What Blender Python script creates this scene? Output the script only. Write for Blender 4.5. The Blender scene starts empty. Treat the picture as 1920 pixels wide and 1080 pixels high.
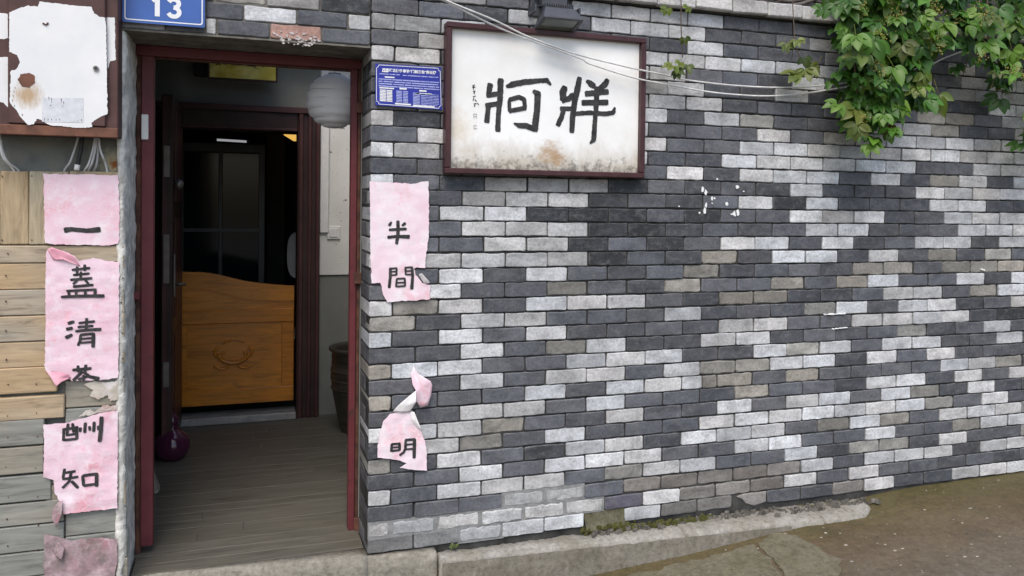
import bpy, bmesh, math, random
from mathutils import Vector, Matrix, noise
random.seed(7)
SC = bpy.context.scene
COL = SC.collection

# ------------------------------------------------------------------ camera
FPX, CXP, CYP = 1500.0, 960.0, 414.57           # focal length and principal point in photo pixels (1920 x 1080)
BP = 0.21                                        # brick module, metres
CH = BP * 0.3356                                 # course height
Z0 = 24 * CH                                     # top of course 0 (course 23 stands on the doorstep, z = 0)
CAM = Vector((-2.5101 * BP, -16.8183 * BP, -0.6196 * BP + Z0))
YAW, PIT, ROL = 0.3244, -0.0206, 0.0121
_f = Vector((math.sin(YAW) * math.cos(PIT), math.cos(YAW) * math.cos(PIT), math.sin(PIT)))
_r = Vector((math.cos(YAW), -math.sin(YAW), 0))
_u = _r.cross(_f)
CR = math.cos(ROL) * _r + math.sin(ROL) * _u
CU = -math.sin(ROL) * _r + math.cos(ROL) * _u
CF = _f
cd = bpy.data.cameras.new('camera'); cam = bpy.data.objects.new('camera', cd); COL.objects.link(cam)
cam.matrix_world = Matrix(((CR.x, CU.x, -CF.x, CAM.x), (CR.y, CU.y, -CF.y, CAM.y), (CR.z, CU.z, -CF.z, CAM.z), (0, 0, 0, 1)))
cd.sensor_width = 36; cd.sensor_fit = 'HORIZONTAL'; cd.lens = 36 * FPX / 1920
cd.shift_y = (CYP - 540) / 1920
cd.clip_start = 0.05; cd.clip_end = 500
SC.camera = cam

# ------------------------------------------------------------------ sky, sun, exposure
wd = bpy.data.worlds.new('World'); SC.world = wd; wd.use_nodes = True
nt = wd.node_tree; nt.nodes.clear()
sky = nt.nodes.new('ShaderNodeTexSky'); sky.sky_type = 'NISHITA'; sky.sun_disc = False
SUN_EL, SUN_AZ = math.radians(56), math.radians(205)     # azimuth clockwise from +Y
sky.sun_elevation = SUN_EL; sky.sun_rotation = SUN_AZ
sky.air_density = 1.0; sky.dust_density = 3.0; sky.ozone_density = 1.5
bg = nt.nodes.new('ShaderNodeBackground'); bg.inputs[1].default_value = 0.15
wo = nt.nodes.new('ShaderNodeOutputWorld')
nt.links.new(sky.outputs[0], bg.inputs[0]); nt.links.new(bg.outputs[0], wo.inputs[0])
sl = bpy.data.lights.new('sun', 'SUN'); sl.energy = 1.2; sl.angle = math.radians(32); sl.color = (1.0, 0.94, 0.87)
so = bpy.data.objects.new('sun', sl); COL.objects.link(so)
sd = Vector((math.sin(SUN_AZ) * math.cos(SUN_EL), math.cos(SUN_AZ) * math.cos(SUN_EL), math.sin(SUN_EL)))
so.rotation_euler = (-sd).to_track_quat('-Z', 'Y').to_euler()
so.location = (0, -6, 8)
SC.view_settings.view_transform = 'Standard'; SC.view_settings.look = 'None'
SC.view_settings.exposure = 0.62; SC.view_settings.gamma = 1.0
SC.view_settings.use_curve_mapping = False

# ------------------------------------------------------------------ pixel -> point helpers
def ray(x, y): return CR * ((x - CXP) / FPX) + CU * ((CYP - y) / FPX) + CF
def W(x, y, Y=0.0):
    d = ray(x, y); return CAM + d * ((Y - CAM.y) / d.y)
def WZ(x, y, Z=0.0):
    d = ray(x, y); return CAM + d * ((Z - CAM.z) / d.z)
def XZ(x, y, Y=0.0):
    p = W(x, y, Y); return (p.x, p.z)
def crop(ox, oy, s, pts): return [(ox + a / s, oy + b / s) for a, b in pts]
def to_px(p):
    d = Vector(p) - CAM; z = d.dot(CF)
    return (CXP + FPX * d.dot(CR) / z, CYP - FPX * d.dot(CU) / z, z)

# ------------------------------------------------------------------ mesh builder
class MB:
    def __init__(s): s.v = []; s.f = []; s.c = []; s.col = None
    def add(s, vs, fs):
        o = len(s.v); s.v += [tuple(v) for v in vs]; s.f += [tuple(o + i for i in f) for f in fs]
        if s.col is not None: s.c += [s.col] * len(vs)
        return s
    def box(s, x0, x1, y0, y1, z0, z1):
        return s.add([(x0,y0,z0),(x1,y0,z0),(x1,y1,z0),(x0,y1,z0),(x0,y0,z1),(x1,y0,z1),(x1,y1,z1),(x0,y1,z1)],
                     [(0,3,2,1),(4,5,6,7),(0,1,5,4),(1,2,6,5),(2,3,7,6),(3,0,4,7)])
    def cbox(s, x0, x1, y0, y1, z0, z1, b=0.003, j=0.0, M=None):
        """chamfered box; j = random wobble of its corners; M = optional matrix"""
        X = (x0, x1); Y = (y0, y1); Z = (z0, z1); vs = []; idx = {}
        for i in (0, 1):
            for k in (0, 1):
                for l in (0, 1):
                    w = Vector((random.uniform(-j, j), random.uniform(-j, j), random.uniform(-j, j)))
                    sx, sy, sz = (1 - 2*i) * b, (1 - 2*k) * b, (1 - 2*l) * b
                    for a, p in enumerate(((0, sy, sz), (sx, 0, sz), (sx, sy, 0))):
                        idx[(i, k, l, a)] = len(vs)
                        vs.append(Vector((X[i] + p[0], Y[k] + p[1], Z[l] + p[2])) + w)
        fs = []
        q = lambda *t: fs.append(tuple(idx[x] for x in t))
        for i in (0, 1): q(*[(i, k, l, 0) for k, l in ((0,0),(1,0),(1,1),(0,1))])
        for k in (0, 1): q(*[(i, k, l, 1) for i, l in ((0,0),(1,0),(1,1),(0,1))])
        for l in (0, 1): q(*[(i, k, l, 2) for i, k in ((0,0),(1,0),(1,1),(0,1))])
        for i in (0, 1):
            for k in (0, 1): q((i,k,0,0),(i,k,0,1),(i,k,1,1),(i,k,1,0))
            for l in (0, 1): q((i,0,l,0),(i,0,l,2),(i,1,l,2),(i,1,l,0))
            for k in (0, 1):
                for l in (0, 1): q((i,k,l,0),(i,k,l,1),(i,k,l,2))
        for k in (0, 1):
            for l in (0, 1): q((0,k,l,1),(0,k,l,2),(1,k,l,2),(1,k,l,1))
        if M is not None: vs = [M @ v for v in vs]
        return s.add(vs, fs)
    def tube(s, path, r, n=6, cap=True):
        path = [Vector(p) for p in path]; m = len(path); vs = []; fs = []
        rr = r if isinstance(r, (list, tuple)) else [r] * m
        ref = None
        for i, p in enumerate(path):
            t = (path[min(i+1, m-1)] - path[max(i-1, 0)]).normalized()
            if ref is None: ref = t.orthogonal().normalized()
            a = (ref - t * ref.dot(t)).normalized(); ref = a; b = t.cross(a)
            for k in range(n):
                th = 2 * math.pi * k / n
                vs.append(p + (a * math.cos(th) + b * math.sin(th)) * rr[i])
        for i in range(m - 1):
            for k in range(n):
                k2 = (k + 1) % n
                fs.append((i*n + k, i*n + k2, (i+1)*n + k2, (i+1)*n + k))
        if cap: fs.append(tuple(range(n-1, -1, -1))); fs.append(tuple((m-1)*n + k for k in range(n)))
        return s.add(vs, fs)
    def lathe(s, prof, c, n=32, cap=True):
        vs = []; fs = []; m = len(prof)
        for r, z in prof:
            for k in range(n):
                th = 2 * math.pi * k / n; vs.append((c[0] + r * math.cos(th), c[1] + r * math.sin(th), c[2] + z))
        for i in range(m - 1):
            for k in range(n):
                k2 = (k+1) % n; fs.append((i*n+k, i*n+k2, (i+1)*n+k2, (i+1)*n+k))
        if cap: fs.append(tuple(range(n-1, -1, -1))); fs.append(tuple((m-1)*n + k for k in range(n)))
        return s.add(vs, fs)
    def prism(s, poly, y0, y1):
        n = len(poly); vs = [(x, y0, z) for x, z in poly] + [(x, y1, z) for x, z in poly]
        fs = [tuple(range(n)), tuple(range(2*n - 1, n - 1, -1))] + [(i, n + i, n + (i+1) % n, (i+1) % n) for i in range(n)]
        return s.add(vs, fs)
    def zprism(s, poly, z0, z1):
        n = len(poly); vs = [(x, y, z0) for x, y in poly] + [(x, y, z1) for x, y in poly]
        fs = [tuple(range(n)), tuple(range(2*n - 1, n - 1, -1))] + [(i, n + i, n + (i+1) % n, (i+1) % n) for i in range(n)]
        return s.add(vs, fs)

def obj(name, mb, mat, parent=None, smooth=False, fix=True):
    me = bpy.data.meshes.new(name); me.from_pydata(mb.v, [], mb.f)
    if mb.c:
        ca = me.color_attributes.new('col', 'FLOAT_COLOR', 'POINT')
        ca.data.foreach_set('color', [x for c in mb.c for x in (c[0], c[1], c[2], 1.0)])
    if fix:
        bm = bmesh.new(); bm.from_mesh(me); bmesh.ops.recalc_face_normals(bm, faces=bm.faces); bm.to_mesh(me); bm.free()
    if smooth: me.polygons.foreach_set('use_smooth', [True] * len(me.polygons))
    me.materials.append(mat)
    o = bpy.data.objects.new(name, me); COL.objects.link(o)
    if parent is not None: attach(o, parent)
    return o
def root_of(p):
    while p.parent is not None: p = p.parent
    return p
def attach(o, parent):
    o.parent = parent
    r = root_of(parent)
    o.matrix_parent_inverse = Matrix.Translation(-r.location) if parent is r else Matrix.Identity(4)
def thing(name, label, cat, loc, group=None):
    o = bpy.data.objects.new(name, None); COL.objects.link(o); o.location = loc; o.empty_display_size = 0.1
    return tag(o, label, cat, group)
def tag(o, label, cat, group=None):
    o['label'] = label; o['category'] = cat
    if group: o['group'] = group
    return o
def struct(o): o['kind'] = 'structure'; return o
def stuff(o): o['kind'] = 'stuff'; return o

# ------------------------------------------------------------------ materials
class NT:
    def __init__(s, name):
        s.m = bpy.data.materials.new(name); s.m.use_nodes = True; s.t = s.m.node_tree; s.n = s.t.nodes
        s.b = s.n['Principled BSDF']; s.geo = None
    def new(s, t, **k):
        n = s.n.new(t)
        for a, b in k.items(): setattr(n, a, b)
        return n
    def link(s, a, b): s.t.links.new(a, b)
    def pos(s):
        if s.geo is None: s.geo = s.new('ShaderNodeNewGeometry')
        return s.geo.outputs['Position']
    def noise(s, scale=5.0, detail=4, rough=0.55, vec=(1, 1, 1), src=None, dist=0.0):
        n = s.new('ShaderNodeTexNoise'); n.inputs['Scale'].default_value = scale; n.inputs['Detail'].default_value = detail
        n.inputs['Roughness'].default_value = rough; n.inputs['Distortion'].default_value = dist
        mp = s.new('ShaderNodeMapping'); mp.inputs['Scale'].default_value = vec
        s.link(src or s.pos(), mp.inputs[0]); s.link(mp.outputs[0], n.inputs['Vector']); return n.outputs['Fac']
    def ramp(s, fac, stops):
        r = s.new('ShaderNodeValToRGB'); e = r.color_ramp.elements
        while len(e) < len(stops): e.new(0.5)
        for i, (p, c) in enumerate(stops):
            e[i].position = p; e[i].color = (c, c, c, 1) if isinstance(c, (int, float)) else (c[0], c[1], c[2], 1)
        s.link(fac, r.inputs[0]); return r.outputs[0]
    def mix(s, fac, a, b, mode='MIX'):
        m = s.new('ShaderNodeMix', data_type='RGBA', blend_type=mode)
        for v, i in ((fac, 0), (a, 6), (b, 7)):
            if isinstance(v, (int, float)) and i == 0: m.inputs[0].default_value = v
            elif isinstance(v, (tuple, list)): m.inputs[i].default_value = (v[0], v[1], v[2], 1)
            else: s.link(v, m.inputs[i])
        return m.outputs[2]
    def math(s, op, a, b=0.0, clamp=False):
        m = s.new('ShaderNodeMath', operation=op); m.use_clamp = clamp
        for v, i in ((a, 0), (b, 1)):
            if isinstance(v, (int, float)): m.inputs[i].default_value = v
            else: s.link(v, m.inputs[i])
        return m.outputs[0]
    def sep(s):
        n = s.new('ShaderNodeSeparateXYZ'); s.link(s.pos(), n.inputs[0]); return n.outputs
    def rnd(s): return s.new('ShaderNodeObjectInfo').outputs['Random']
    def bump(s, h, strength=0.3, dist=0.002):
        b = s.new('ShaderNodeBump'); b.inputs['Strength'].default_value = strength; b.inputs['Distance'].default_value = dist
        s.link(h, b.inputs['Height']); s.link(b.outputs[0], s.b.inputs['Normal'])
    def out(s, col=None, rough=None, metal=None, spec=None):
        for v, k in ((col, 'Base Color'), (rough, 'Roughness'), (metal, 'Metallic'), (spec, 'Specular IOR Level')):
            if v is None: continue
            if isinstance(v, (int, float)): s.b.inputs[k].default_value = v
            elif isinstance(v, tuple): s.b.inputs[k].default_value = (v[0], v[1], v[2], 1)
            else: s.link(v, s.b.inputs[k])
        return s.m

def simple(name, c, rough=0.6, var=0.25, scale=14, metal=0.0, bump=0.15, bs=120, bd=0.001, c2=None, vec=(1, 1, 1), spec=0.4):
    n = NT(name)
    a = tuple(x * (1 - var) for x in c); b = c2 or tuple(min(1, x * (1 + var)) for x in c)
    col = n.ramp(n.noise(scale, 6, 0.6, vec), [(0.3, a), (0.7, b)])
    if bump: n.bump(n.noise(bs, 4, 0.6, vec), bump, bd)
    return n.out(col, rough, metal, spec)

def mat_brick():
    n = NT('brick')
    at = n.new('ShaderNodeAttribute', attribute_name='col')
    base = at.outputs['Color']
    big = n.ramp(n.noise(8, 6, 0.65, (1, 1, 2.0)), [(0.28, 0.60), (0.5, 1.0), (0.74, 1.25)])
    c = n.mix(1.0, base, big, 'MULTIPLY')
    fine = n.ramp(n.noise(75, 6, 0.75), [(0.30, 0.62), (0.5, 1.0), (0.72, 1.25)])
    c = n.mix(1.0, c, fine, 'MULTIPLY')
    wide = n.ramp(n.noise(1.5, 6, 0.65), [(0.32, 0.78), (0.6, 1.06)])
    c = n.mix(1.0, c, wide, 'MULTIPLY')
    run = n.ramp(n.noise(10, 6, 0.6, (1, 1, 0.12)), [(0.56, 0.0), (0.72, 0.5)])
    runm = n.ramp(n.noise(1.1, 3, 0.5), [(0.48, 0.0), (0.62, 1.0)])
    c = n.mix(n.math('MULTIPLY', run, runm), c, (0.10, 0.10, 0.098))
    blot = n.ramp(n.noise(17, 9, 0.78, (1, 1, 1.5)), [(0.50, 0.0), (0.70, 0.62)])        # grime on pale bricks, bloom on dark ones
    c = n.mix(blot, c, (0.205, 0.205, 0.20))
    soot = n.ramp(n.noise(24, 8, 0.8), [(0.57, 0.0), (0.72, 0.7)])
    c = n.mix(soot, c, (0.05, 0.051, 0.05))
    lime = n.ramp(n.noise(31, 9, 0.8, (1.6, 1, 0.8)), [(0.62, 0.0), (0.72, 0.6)])
    c = n.mix(lime, c, (0.40, 0.40, 0.385))
    spk = n.ramp(n.noise(130, 3, 0.6), [(0.70, 0.0), (0.77, 0.55)])
    c = n.mix(spk, c, (0.45, 0.45, 0.44))
    h = n.math('ADD', n.noise(40, 7, 0.7), n.math('MULTIPLY', n.noise(190, 3, 0.6), 0.5))
    n.bump(h, 0.65, 0.004)
    return n.out(c, n.ramp(n.noise(30, 3), [(0.3, 0.62), (0.7, 0.92)]), spec=0.3)

def mat_wood(name, warm, grey, vec, amount=(0.3, 0.7), rough=0.75, spec=0.3):
    n = NT(name); r = n.rnd()
    v = n.new('ShaderNodeVectorMath', operation='ADD'); n.link(n.pos(), v.inputs[0])
    cx = n.new('ShaderNodeCombineXYZ'); 
    for i in range(3): n.link(n.math('MULTIPLY', r, 17.0 + 5 * i), cx.inputs[i])
    n.link(cx.outputs[0], v.inputs[1]); src = v.outputs[0]
    g = n.noise(3.2, 8, 0.62, vec, src, 0.9)
    big = n.noise(2.6, 3, 0.5, tuple(0.4 + 0.06 * x for x in vec), src)
    t = n.math('ADD', n.math('MULTIPLY', big, 0.9), n.math('MULTIPLY', r, 0.35))
    c = n.mix(n.ramp(t, [(amount[0], 0.0), (amount[1], 1.0)]), warm, grey)
    c = n.mix(1.0, c, n.ramp(g, [(0.28, 0.5), (0.47, 0.92), (0.7, 1.2)]), 'MULTIPLY')
    c = n.mix(n.ramp(n.noise(7, 4, 0.6, (1, 1, 1), src), [(0.66, 0.0), (0.8, 0.55)]), c, (0.07, 0.055, 0.04))
    n.bump(g, 0.4, 0.002)
    return n.out(c, rough, spec=spec)

def mat_paper(name, a, b, white=0.5, dirt=0.0):
    n = NT(name)
    c = n.ramp(n.noise(6, 7, 0.7), [(0.34, b), (0.62, a)])
    c = n.mix(n.ramp(n.noise(11, 8, 0.75), [(0.48, 0.0), (0.66, white)]), c, (0.84, 0.80, 0.81))
    deep = n.ramp(n.noise(5.0, 7, 0.72), [(0.53, 0.0), (0.66, 0.8)])
    c = n.mix(deep, c, tuple(x * y for x, y in zip(b, (0.98, 0.66, 0.68))))
    v = n.new('ShaderNodeTexVoronoi', feature='DISTANCE_TO_EDGE'); v.inputs['Scale'].default_value = 15
    w = n.new('ShaderNodeVectorMath', operation='ADD'); nz = n.new('ShaderNodeTexNoise'); nz.inputs['Scale'].default_value = 9; n.link(n.pos(), nz.inputs['Vector'])
    sc = n.new('ShaderNodeVectorMath', operation='SCALE'); sc.inputs['Scale'].default_value = 0.12; n.link(nz.outputs['Color'], sc.inputs[0])
    n.link(n.pos(), w.inputs[0]); n.link(sc.outputs[0], w.inputs[1]); n.link(w.outputs[0], v.inputs['Vector'])
    cre = n.ramp(v.outputs['Distance'], [(0.0, 1.0), (0.05, 0.0)])
    mask = n.ramp(n.noise(5, 4, 0.6), [(0.5, 0.0), (0.65, 1.0)])
    c = n.mix(n.math('MULTIPLY', n.math('MULTIPLY', cre, mask), 0.45), c, (0.88, 0.84, 0.85))
    c = n.mix(n.ramp(n.noise(70, 4, 0.65), [(0.68, 0.0), (0.76, 0.65)]), c, (0.22, 0.16, 0.16))
    if dirt: c = n.mix(n.ramp(n.noise(13, 7, 0.75), [(0.36, 0.0), (0.6, dirt)]), c, (0.15, 0.13, 0.115))
    n.bump(n.math('ADD', n.noise(30, 7, 0.75), n.math('MULTIPLY', n.math('MULTIPLY', cre, mask), 0.35)), 0.45, 0.003)
    return n.out(c, 0.9, spec=0.12)

M = {}
M['brick'] = mat_brick()
M['mortar'] = simple('mortar', (0.038, 0.038, 0.036), 0.95, 0.6, 7, c2=(0.085, 0.085, 0.08), bump=0.6, bs=160, bd=0.003, spec=0.15)
M['render'] = simple('mortar_smear', (0.24, 0.245, 0.24), 0.95, 0.3, 25, bump=0.6, bs=130, bd=0.003, spec=0.15)
M['coping'] = M['brick']
M['plank_h'] = mat_wood('weathered_board', (0.44, 0.315, 0.18), (0.37, 0.35, 0.295), (1.6, 14, 14), (0.45, 0.85))
M['plank_g'] = mat_wood('grey_board', (0.33, 0.275, 0.19), (0.245, 0.25, 0.225), (1.6, 14, 14), (0.30, 0.65))
M['plank_v'] = mat_wood('upright_board', (0.42, 0.30, 0.165), (0.38, 0.35, 0.26), (14, 14, 1.6), (0.45, 0.85))
M['floor'] = mat_wood('floor_board', (0.102, 0.094, 0.073), (0.122, 0.115, 0.094), (1.0, 9, 9), (0.1, 1.3), 0.5, 0.4)
def mat_red():
    n = NT('chipped_red_paint')
    c = n.ramp(n.noise(7, 6, 0.65), [(0.3, (0.098, 0.019, 0.024)), (0.7, (0.155, 0.034, 0.040))])
    c = n.mix(n.ramp(n.noise(26, 8, 0.75, (1, 1, 0.5)), [(0.60, 0.0), (0.64, 1.0)]), c, (0.055, 0.024, 0.02))
    c = n.mix(n.ramp(n.noise(60, 5, 0.7), [(0.70, 0.0), (0.74, 0.8)]), c, (0.30, 0.24, 0.22))
    n.bump(n.noise(26, 8, 0.75, (1, 1, 0.5)), 0.35, 0.002)
    return n.out(c, 0.5, spec=0.4)
M['red'] = mat_red()
M['rust'] = simple('rusty_metal', (0.075, 0.032, 0.024), 0.75, 0.5, 18, bump=0.4, bs=80, c2=(0.15, 0.065, 0.04))
M['boxbrown'] = simple('brown_metal', (0.075, 0.035, 0.03), 0.6, 0.35, 12, bump=0.3, bs=70)
M['boxrust'] = simple('rusted_rim', (0.15, 0.065, 0.04), 0.75, 0.45, 15, bump=0.4, bs=70)
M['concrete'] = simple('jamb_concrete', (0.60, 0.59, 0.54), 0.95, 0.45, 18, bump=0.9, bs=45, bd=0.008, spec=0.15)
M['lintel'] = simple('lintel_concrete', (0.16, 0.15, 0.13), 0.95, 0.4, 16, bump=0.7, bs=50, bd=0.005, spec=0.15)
M['black'] = simple('ink', (0.016, 0.016, 0.017), 0.65, 0.4, 45, bump=0.0, c2=(0.055, 0.053, 0.052))
M['ink2'] = simple('faded_ink', (0.035, 0.033, 0.033), 0.7, 0.5, 70, bump=0.0)
M['paleink'] = simple('pale_ink', (0.45, 0.45, 0.43), 0.7, 0.1, 70, bump=0.0)
M['maroon'] = simple('sign_frame_paint', (0.055, 0.020, 0.022), 0.4, 0.3, 14, bump=0.1)
M['white'] = simple('white_plastic', (0.72, 0.72, 0.70), 0.45, 0.06, 20, bump=0.05)
M['cable'] = simple('white_cable', (0.66, 0.66, 0.63), 0.55, 0.25, 18, bump=0.0, c2=(0.78, 0.78, 0.76))
M['greycable'] = simple('grey_cable', (0.5, 0.5, 0.5), 0.5, 0.15, 20, bump=0.0)
M['blackplastic'] = simple('black_plastic', (0.02, 0.02, 0.022), 0.5, 0.2, 20, bump=0.05)
M['lampmetal'] = simple('dark_grey_aluminium', (0.06, 0.063, 0.072), 0.5, 0.2, 30, bump=0.2, bs=200)
M['lampglass'] = simple('lamp_glass', (0.10, 0.11, 0.09), 0.12, 0.3, 8, bump=0.0, spec=0.6)
M['blue'] = simple('blue_enamel', (0.045, 0.115, 0.37), 0.35, 0.12, 9, bump=0.03)
M['navy'] = simple('dark_blue_print', (0.02, 0.03, 0.30), 0.35, 0.12, 12, bump=0.03)
M['whitepaint'] = simple('white_print', (0.78, 0.79, 0.80), 0.45, 0.05, 20, bump=0.0)
M['bluewhite'] = simple('pale_blue_print', (0.36, 0.40, 0.72), 0.45, 0.25, 90, bump=0.0)
M['darkwood'] = simple('dark_door', (0.042, 0.021, 0.019), 0.4, 0.35, 6, bump=0.05)
M['darkwood2'] = simple('dark_door_edge', (0.072, 0.028, 0.027), 0.45, 0.3, 6, bump=0.05)
M['steel'] = simple('dull_steel', (0.22, 0.20, 0.19), 0.4, 0.2, 20, metal=0.7, bump=0.05)
M['sill'] = simple('worn_sill', (0.34, 0.34, 0.33), 0.5, 0.3, 12, bump=0.1, metal=0.3)
M['honey'] = mat_wood('varnished_wood', (0.66, 0.26, 0.022), (0.54, 0.19, 0.012), (1.2, 9, 9), (0.3, 0.7), 0.3, 0.5)
M['plaster'] = simple('grey_plaster', (0.20, 0.205, 0.185), 0.9, 0.15, 3, bump=0.3, bs=40, bd=0.002, spec=0.15)
M['plasterlow'] = simple('grey_green_dado', (0.20, 0.215, 0.195), 0.85, 0.15, 4, bump=0.2, bs=40, spec=0.2)
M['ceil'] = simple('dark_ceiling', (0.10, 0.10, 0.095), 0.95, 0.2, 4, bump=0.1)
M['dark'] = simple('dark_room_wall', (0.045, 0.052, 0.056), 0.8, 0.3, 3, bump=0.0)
M['vase'] = simple('aubergine_glaze', (0.070, 0.013, 0.042), 0.12, 0.3, 8, bump=0.02, spec=0.6)
M['soil'] = simple('dark_soil', (0.022, 0.018, 0.014), 0.95, 0.5, 12, bump=0.8, bs=40, bd=0.01)
M['stem'] = simple('woody_stem', (0.11, 0.095, 0.085), 0.85, 0.4, 25, bump=0.4, bs=90)
M['greenstem'] = simple('vine_shoot', (0.12, 0.085, 0.06), 0.7, 0.4, 25, bump=0.2)
M['chip'] = simple('pale_chip', (0.34, 0.32, 0.27), 0.9, 0.4, 30, bump=0.2)
M['splash'] = simple('white_splash', (0.80, 0.81, 0.80), 0.7, 0.05, 30, bump=0.1)
M['rubble'] = simple('rubble', (0.10, 0.092, 0.078), 0.95, 0.7, 30, bump=0.6, bs=90, bd=0.004)
M['chair'] = simple('pale_chair', (0.55, 0.57, 0.57), 0.6, 0.08, 8, bump=0.0)
M['flower'] = simple('flower_cluster', (0.27, 0.20, 0.045), 0.7, 0.5, 40, bump=0.0, c2=(0.34, 0.30, 0.06))

def mat_stain_wall():
    n = NT('meter_wall_plaster'); s = n.sep()
    c = n.ramp(n.noise(7, 6, 0.65), [(0.3, (0.10, 0.108, 0.10)), (0.55, (0.17, 0.175, 0.155)), (0.75, (0.21, 0.195, 0.15))])
    d = n.new('ShaderNodeVectorMath', operation='DISTANCE'); n.link(n.pos(), d.inputs[0])
    p = W(214, 306, 0.0); d.inputs[1].default_value = (p.x, p.y, p.z)
    dd = n.math('ADD', d.outputs['Value'], n.math('MULTIPLY', n.noise(30, 5, 0.7), 0.11))
    c = n.mix(n.ramp(dd, [(0.085, 1.0), (0.125, 0.0)]), c, (0.42, 0.37, 0.24))
    c = n.mix(n.ramp(dd, [(0.068, 1.0), (0.085, 0.0)]), c, (0.27, 0.095, 0.03))
    n.bump(n.noise(45, 6, 0.7), 0.7, 0.004)
    return n.out(c, 0.9, spec=0.2)
M['meterwall'] = mat_stain_wall()

def mat_sign():
    n = NT('sign_panel'); s = n.sep()
    z = s[2]; x = s[0]
    h = n.math('SUBTRACT', z, 1.70)
    k = n.math('ADD', h, n.math('MULTIPLY', n.math('SUBTRACT', n.noise(7, 7, 0.7, (1, 1, 0.6)), 0.5), 0.30))
    c = n.mix(n.ramp(k, [(0.05, 1.0), (0.17, 0.0)]), n.ramp(n.noise(3.5, 6, 0.65), [(0.35, (0.80, 0.80, 0.76)), (0.6, (0.88, 0.89, 0.87))]), (0.55, 0.51, 0.43))
    c = n.mix(n.ramp(n.math('ADD', h, n.math('MULTIPLY', n.math('SUBTRACT', n.noise(30, 7, 0.75), 0.5), 0.34)), [(0.0, 0.95), (0.075, 0.0)]), c, (0.14, 0.13, 0.11))
    d = n.new('ShaderNodeVectorMath', operation='DISTANCE'); n.link(n.pos(), d.inputs[0]); p = W(1035, 290, -0.03); d.inputs[1].default_value = p
    c = n.mix(n.ramp(n.math('ADD', d.outputs['Value'], n.math('MULTIPLY', n.noise(22, 5, 0.7, (1, 1, 2)), 0.2)), [(0.11, 0.75), (0.17, 0.0)]), c, (0.38, 0.22, 0.09))
    d2 = n.new('ShaderNodeVectorMath', operation='DISTANCE'); n.link(n.pos(), d2.inputs[0]); p = W(856, 240, -0.03); d2.inputs[1].default_value = p
    c = n.mix(n.ramp(n.math('ADD', d2.outputs['Value'], n.math('MULTIPLY', n.noise(14, 5, 0.7), 0.2)), [(0.10, 0.6), (0.2, 0.0)]), c, (0.62, 0.52, 0.36))
    return n.out(c, 0.55, spec=0.3)
M['panel'] = mat_sign()

def mat_boxpaint():
    n = NT('chipped_white_paint')
    c = n.ramp(n.noise(6, 5, 0.6), [(0.3, (0.70, 0.72, 0.72)), (0.7, (0.80, 0.80, 0.79))])
    c = n.mix(n.ramp(n.noise(40, 6, 0.7), [(0.66, 0.0), (0.72, 0.5)]), c, (0.35, 0.25, 0.18))
    d = n.new('ShaderNodeVectorMath', operation='DISTANCE'); n.link(n.pos(), d.inputs[0]); p = W(52, 178, -0.125); d.inputs[1].default_value = p
    c = n.mix(n.ramp(n.math('ADD', d.outputs['Value'], n.math('MULTIPLY', n.noise(35, 5, 0.7, (3, 3, 0.8)), 0.08)), [(0.055, 0.85), (0.10, 0.0)]), c, (0.42, 0.27, 0.12))
    n.bump(n.noise(60, 4, 0.6), 0.2, 0.001)
    return n.out(c, 0.5, spec=0.35)
M['boxpaint'] = mat_boxpaint()

def mat_terrazzo():
    n = NT('speckled_board')
    c = n.ramp(n.noise(5, 4, 0.6), [(0.3, (0.62, 0.62, 0.585)), (0.7, (0.70, 0.70, 0.665))])
    c = n.mix(n.ramp(n.noise(34, 3, 0.5), [(0.66, 0.0), (0.69, 0.9)]), c, (0.06, 0.055, 0.05))
    return n.out(c, 0.8, spec=0.2)
M['speckle'] = mat_terrazzo()

def mat_ground():
    n = NT('worn_concrete_road'); s = n.sep()
    c = n.ramp(n.noise(2.1, 9, 0.72), [(0.3, (0.055, 0.041, 0.022)), (0.5, (0.110, 0.076, 0.040)), (0.7, (0.155, 0.115, 0.068))])
    near = n.ramp(n.math('ADD', n.math('MULTIPLY', s[1], -0.55), n.math('MULTIPLY', n.noise(2.2, 8, 0.7), 0.5)), [(0.42, 0.0), (0.80, 1.0)])
    c = n.mix(near, c, n.ramp(n.noise(7, 9, 0.75), [(0.35, (0.105, 0.088, 0.063)), (0.65, (0.155, 0.135, 0.103))]))
    moss = n.ramp(n.math('ADD', n.math('MULTIPLY', n.math('ADD', s[1], 0.75), 0.7), n.math('MULTIPLY', n.noise(4, 8, 0.72), 0.6)), [(0.50, 0.0), (0.80, 0.7)])
    c = n.mix(moss, c, (0.085, 0.078, 0.026))
    c = n.mix(1.0, c, n.ramp(n.noise(34, 9, 0.8), [(0.3, 0.55), (0.5, 1.0), (0.7, 1.4)]), 'MULTIPLY')
    c = n.mix(n.ramp(n.noise(150, 4, 0.7), [(0.60, 0.0), (0.70, 0.55)]), c, (0.26, 0.235, 0.19))
    c = n.mix(n.ramp(n.noise(95, 4, 0.7), [(0.62, 0.0), (0.72, 0.6)]), c, (0.035, 0.03, 0.022))
    c = n.mix(n.ramp(n.noise(20, 6, 0.7, (1, 2.2, 1)), [(0.66, 0.0), (0.70, 0.55)]), c, (0.29, 0.26, 0.20))
    n.bump(n.math('ADD', n.noise(9, 6, 0.65), n.math('MULTIPLY', n.noise(110, 5, 0.75), 0.35)), 0.55, 0.012)
    return n.out(c, n.ramp(n.noise(3, 5, 0.6), [(0.35, 0.42), (0.65, 0.85)]), spec=0.35)
M['ground'] = mat_ground()

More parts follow.
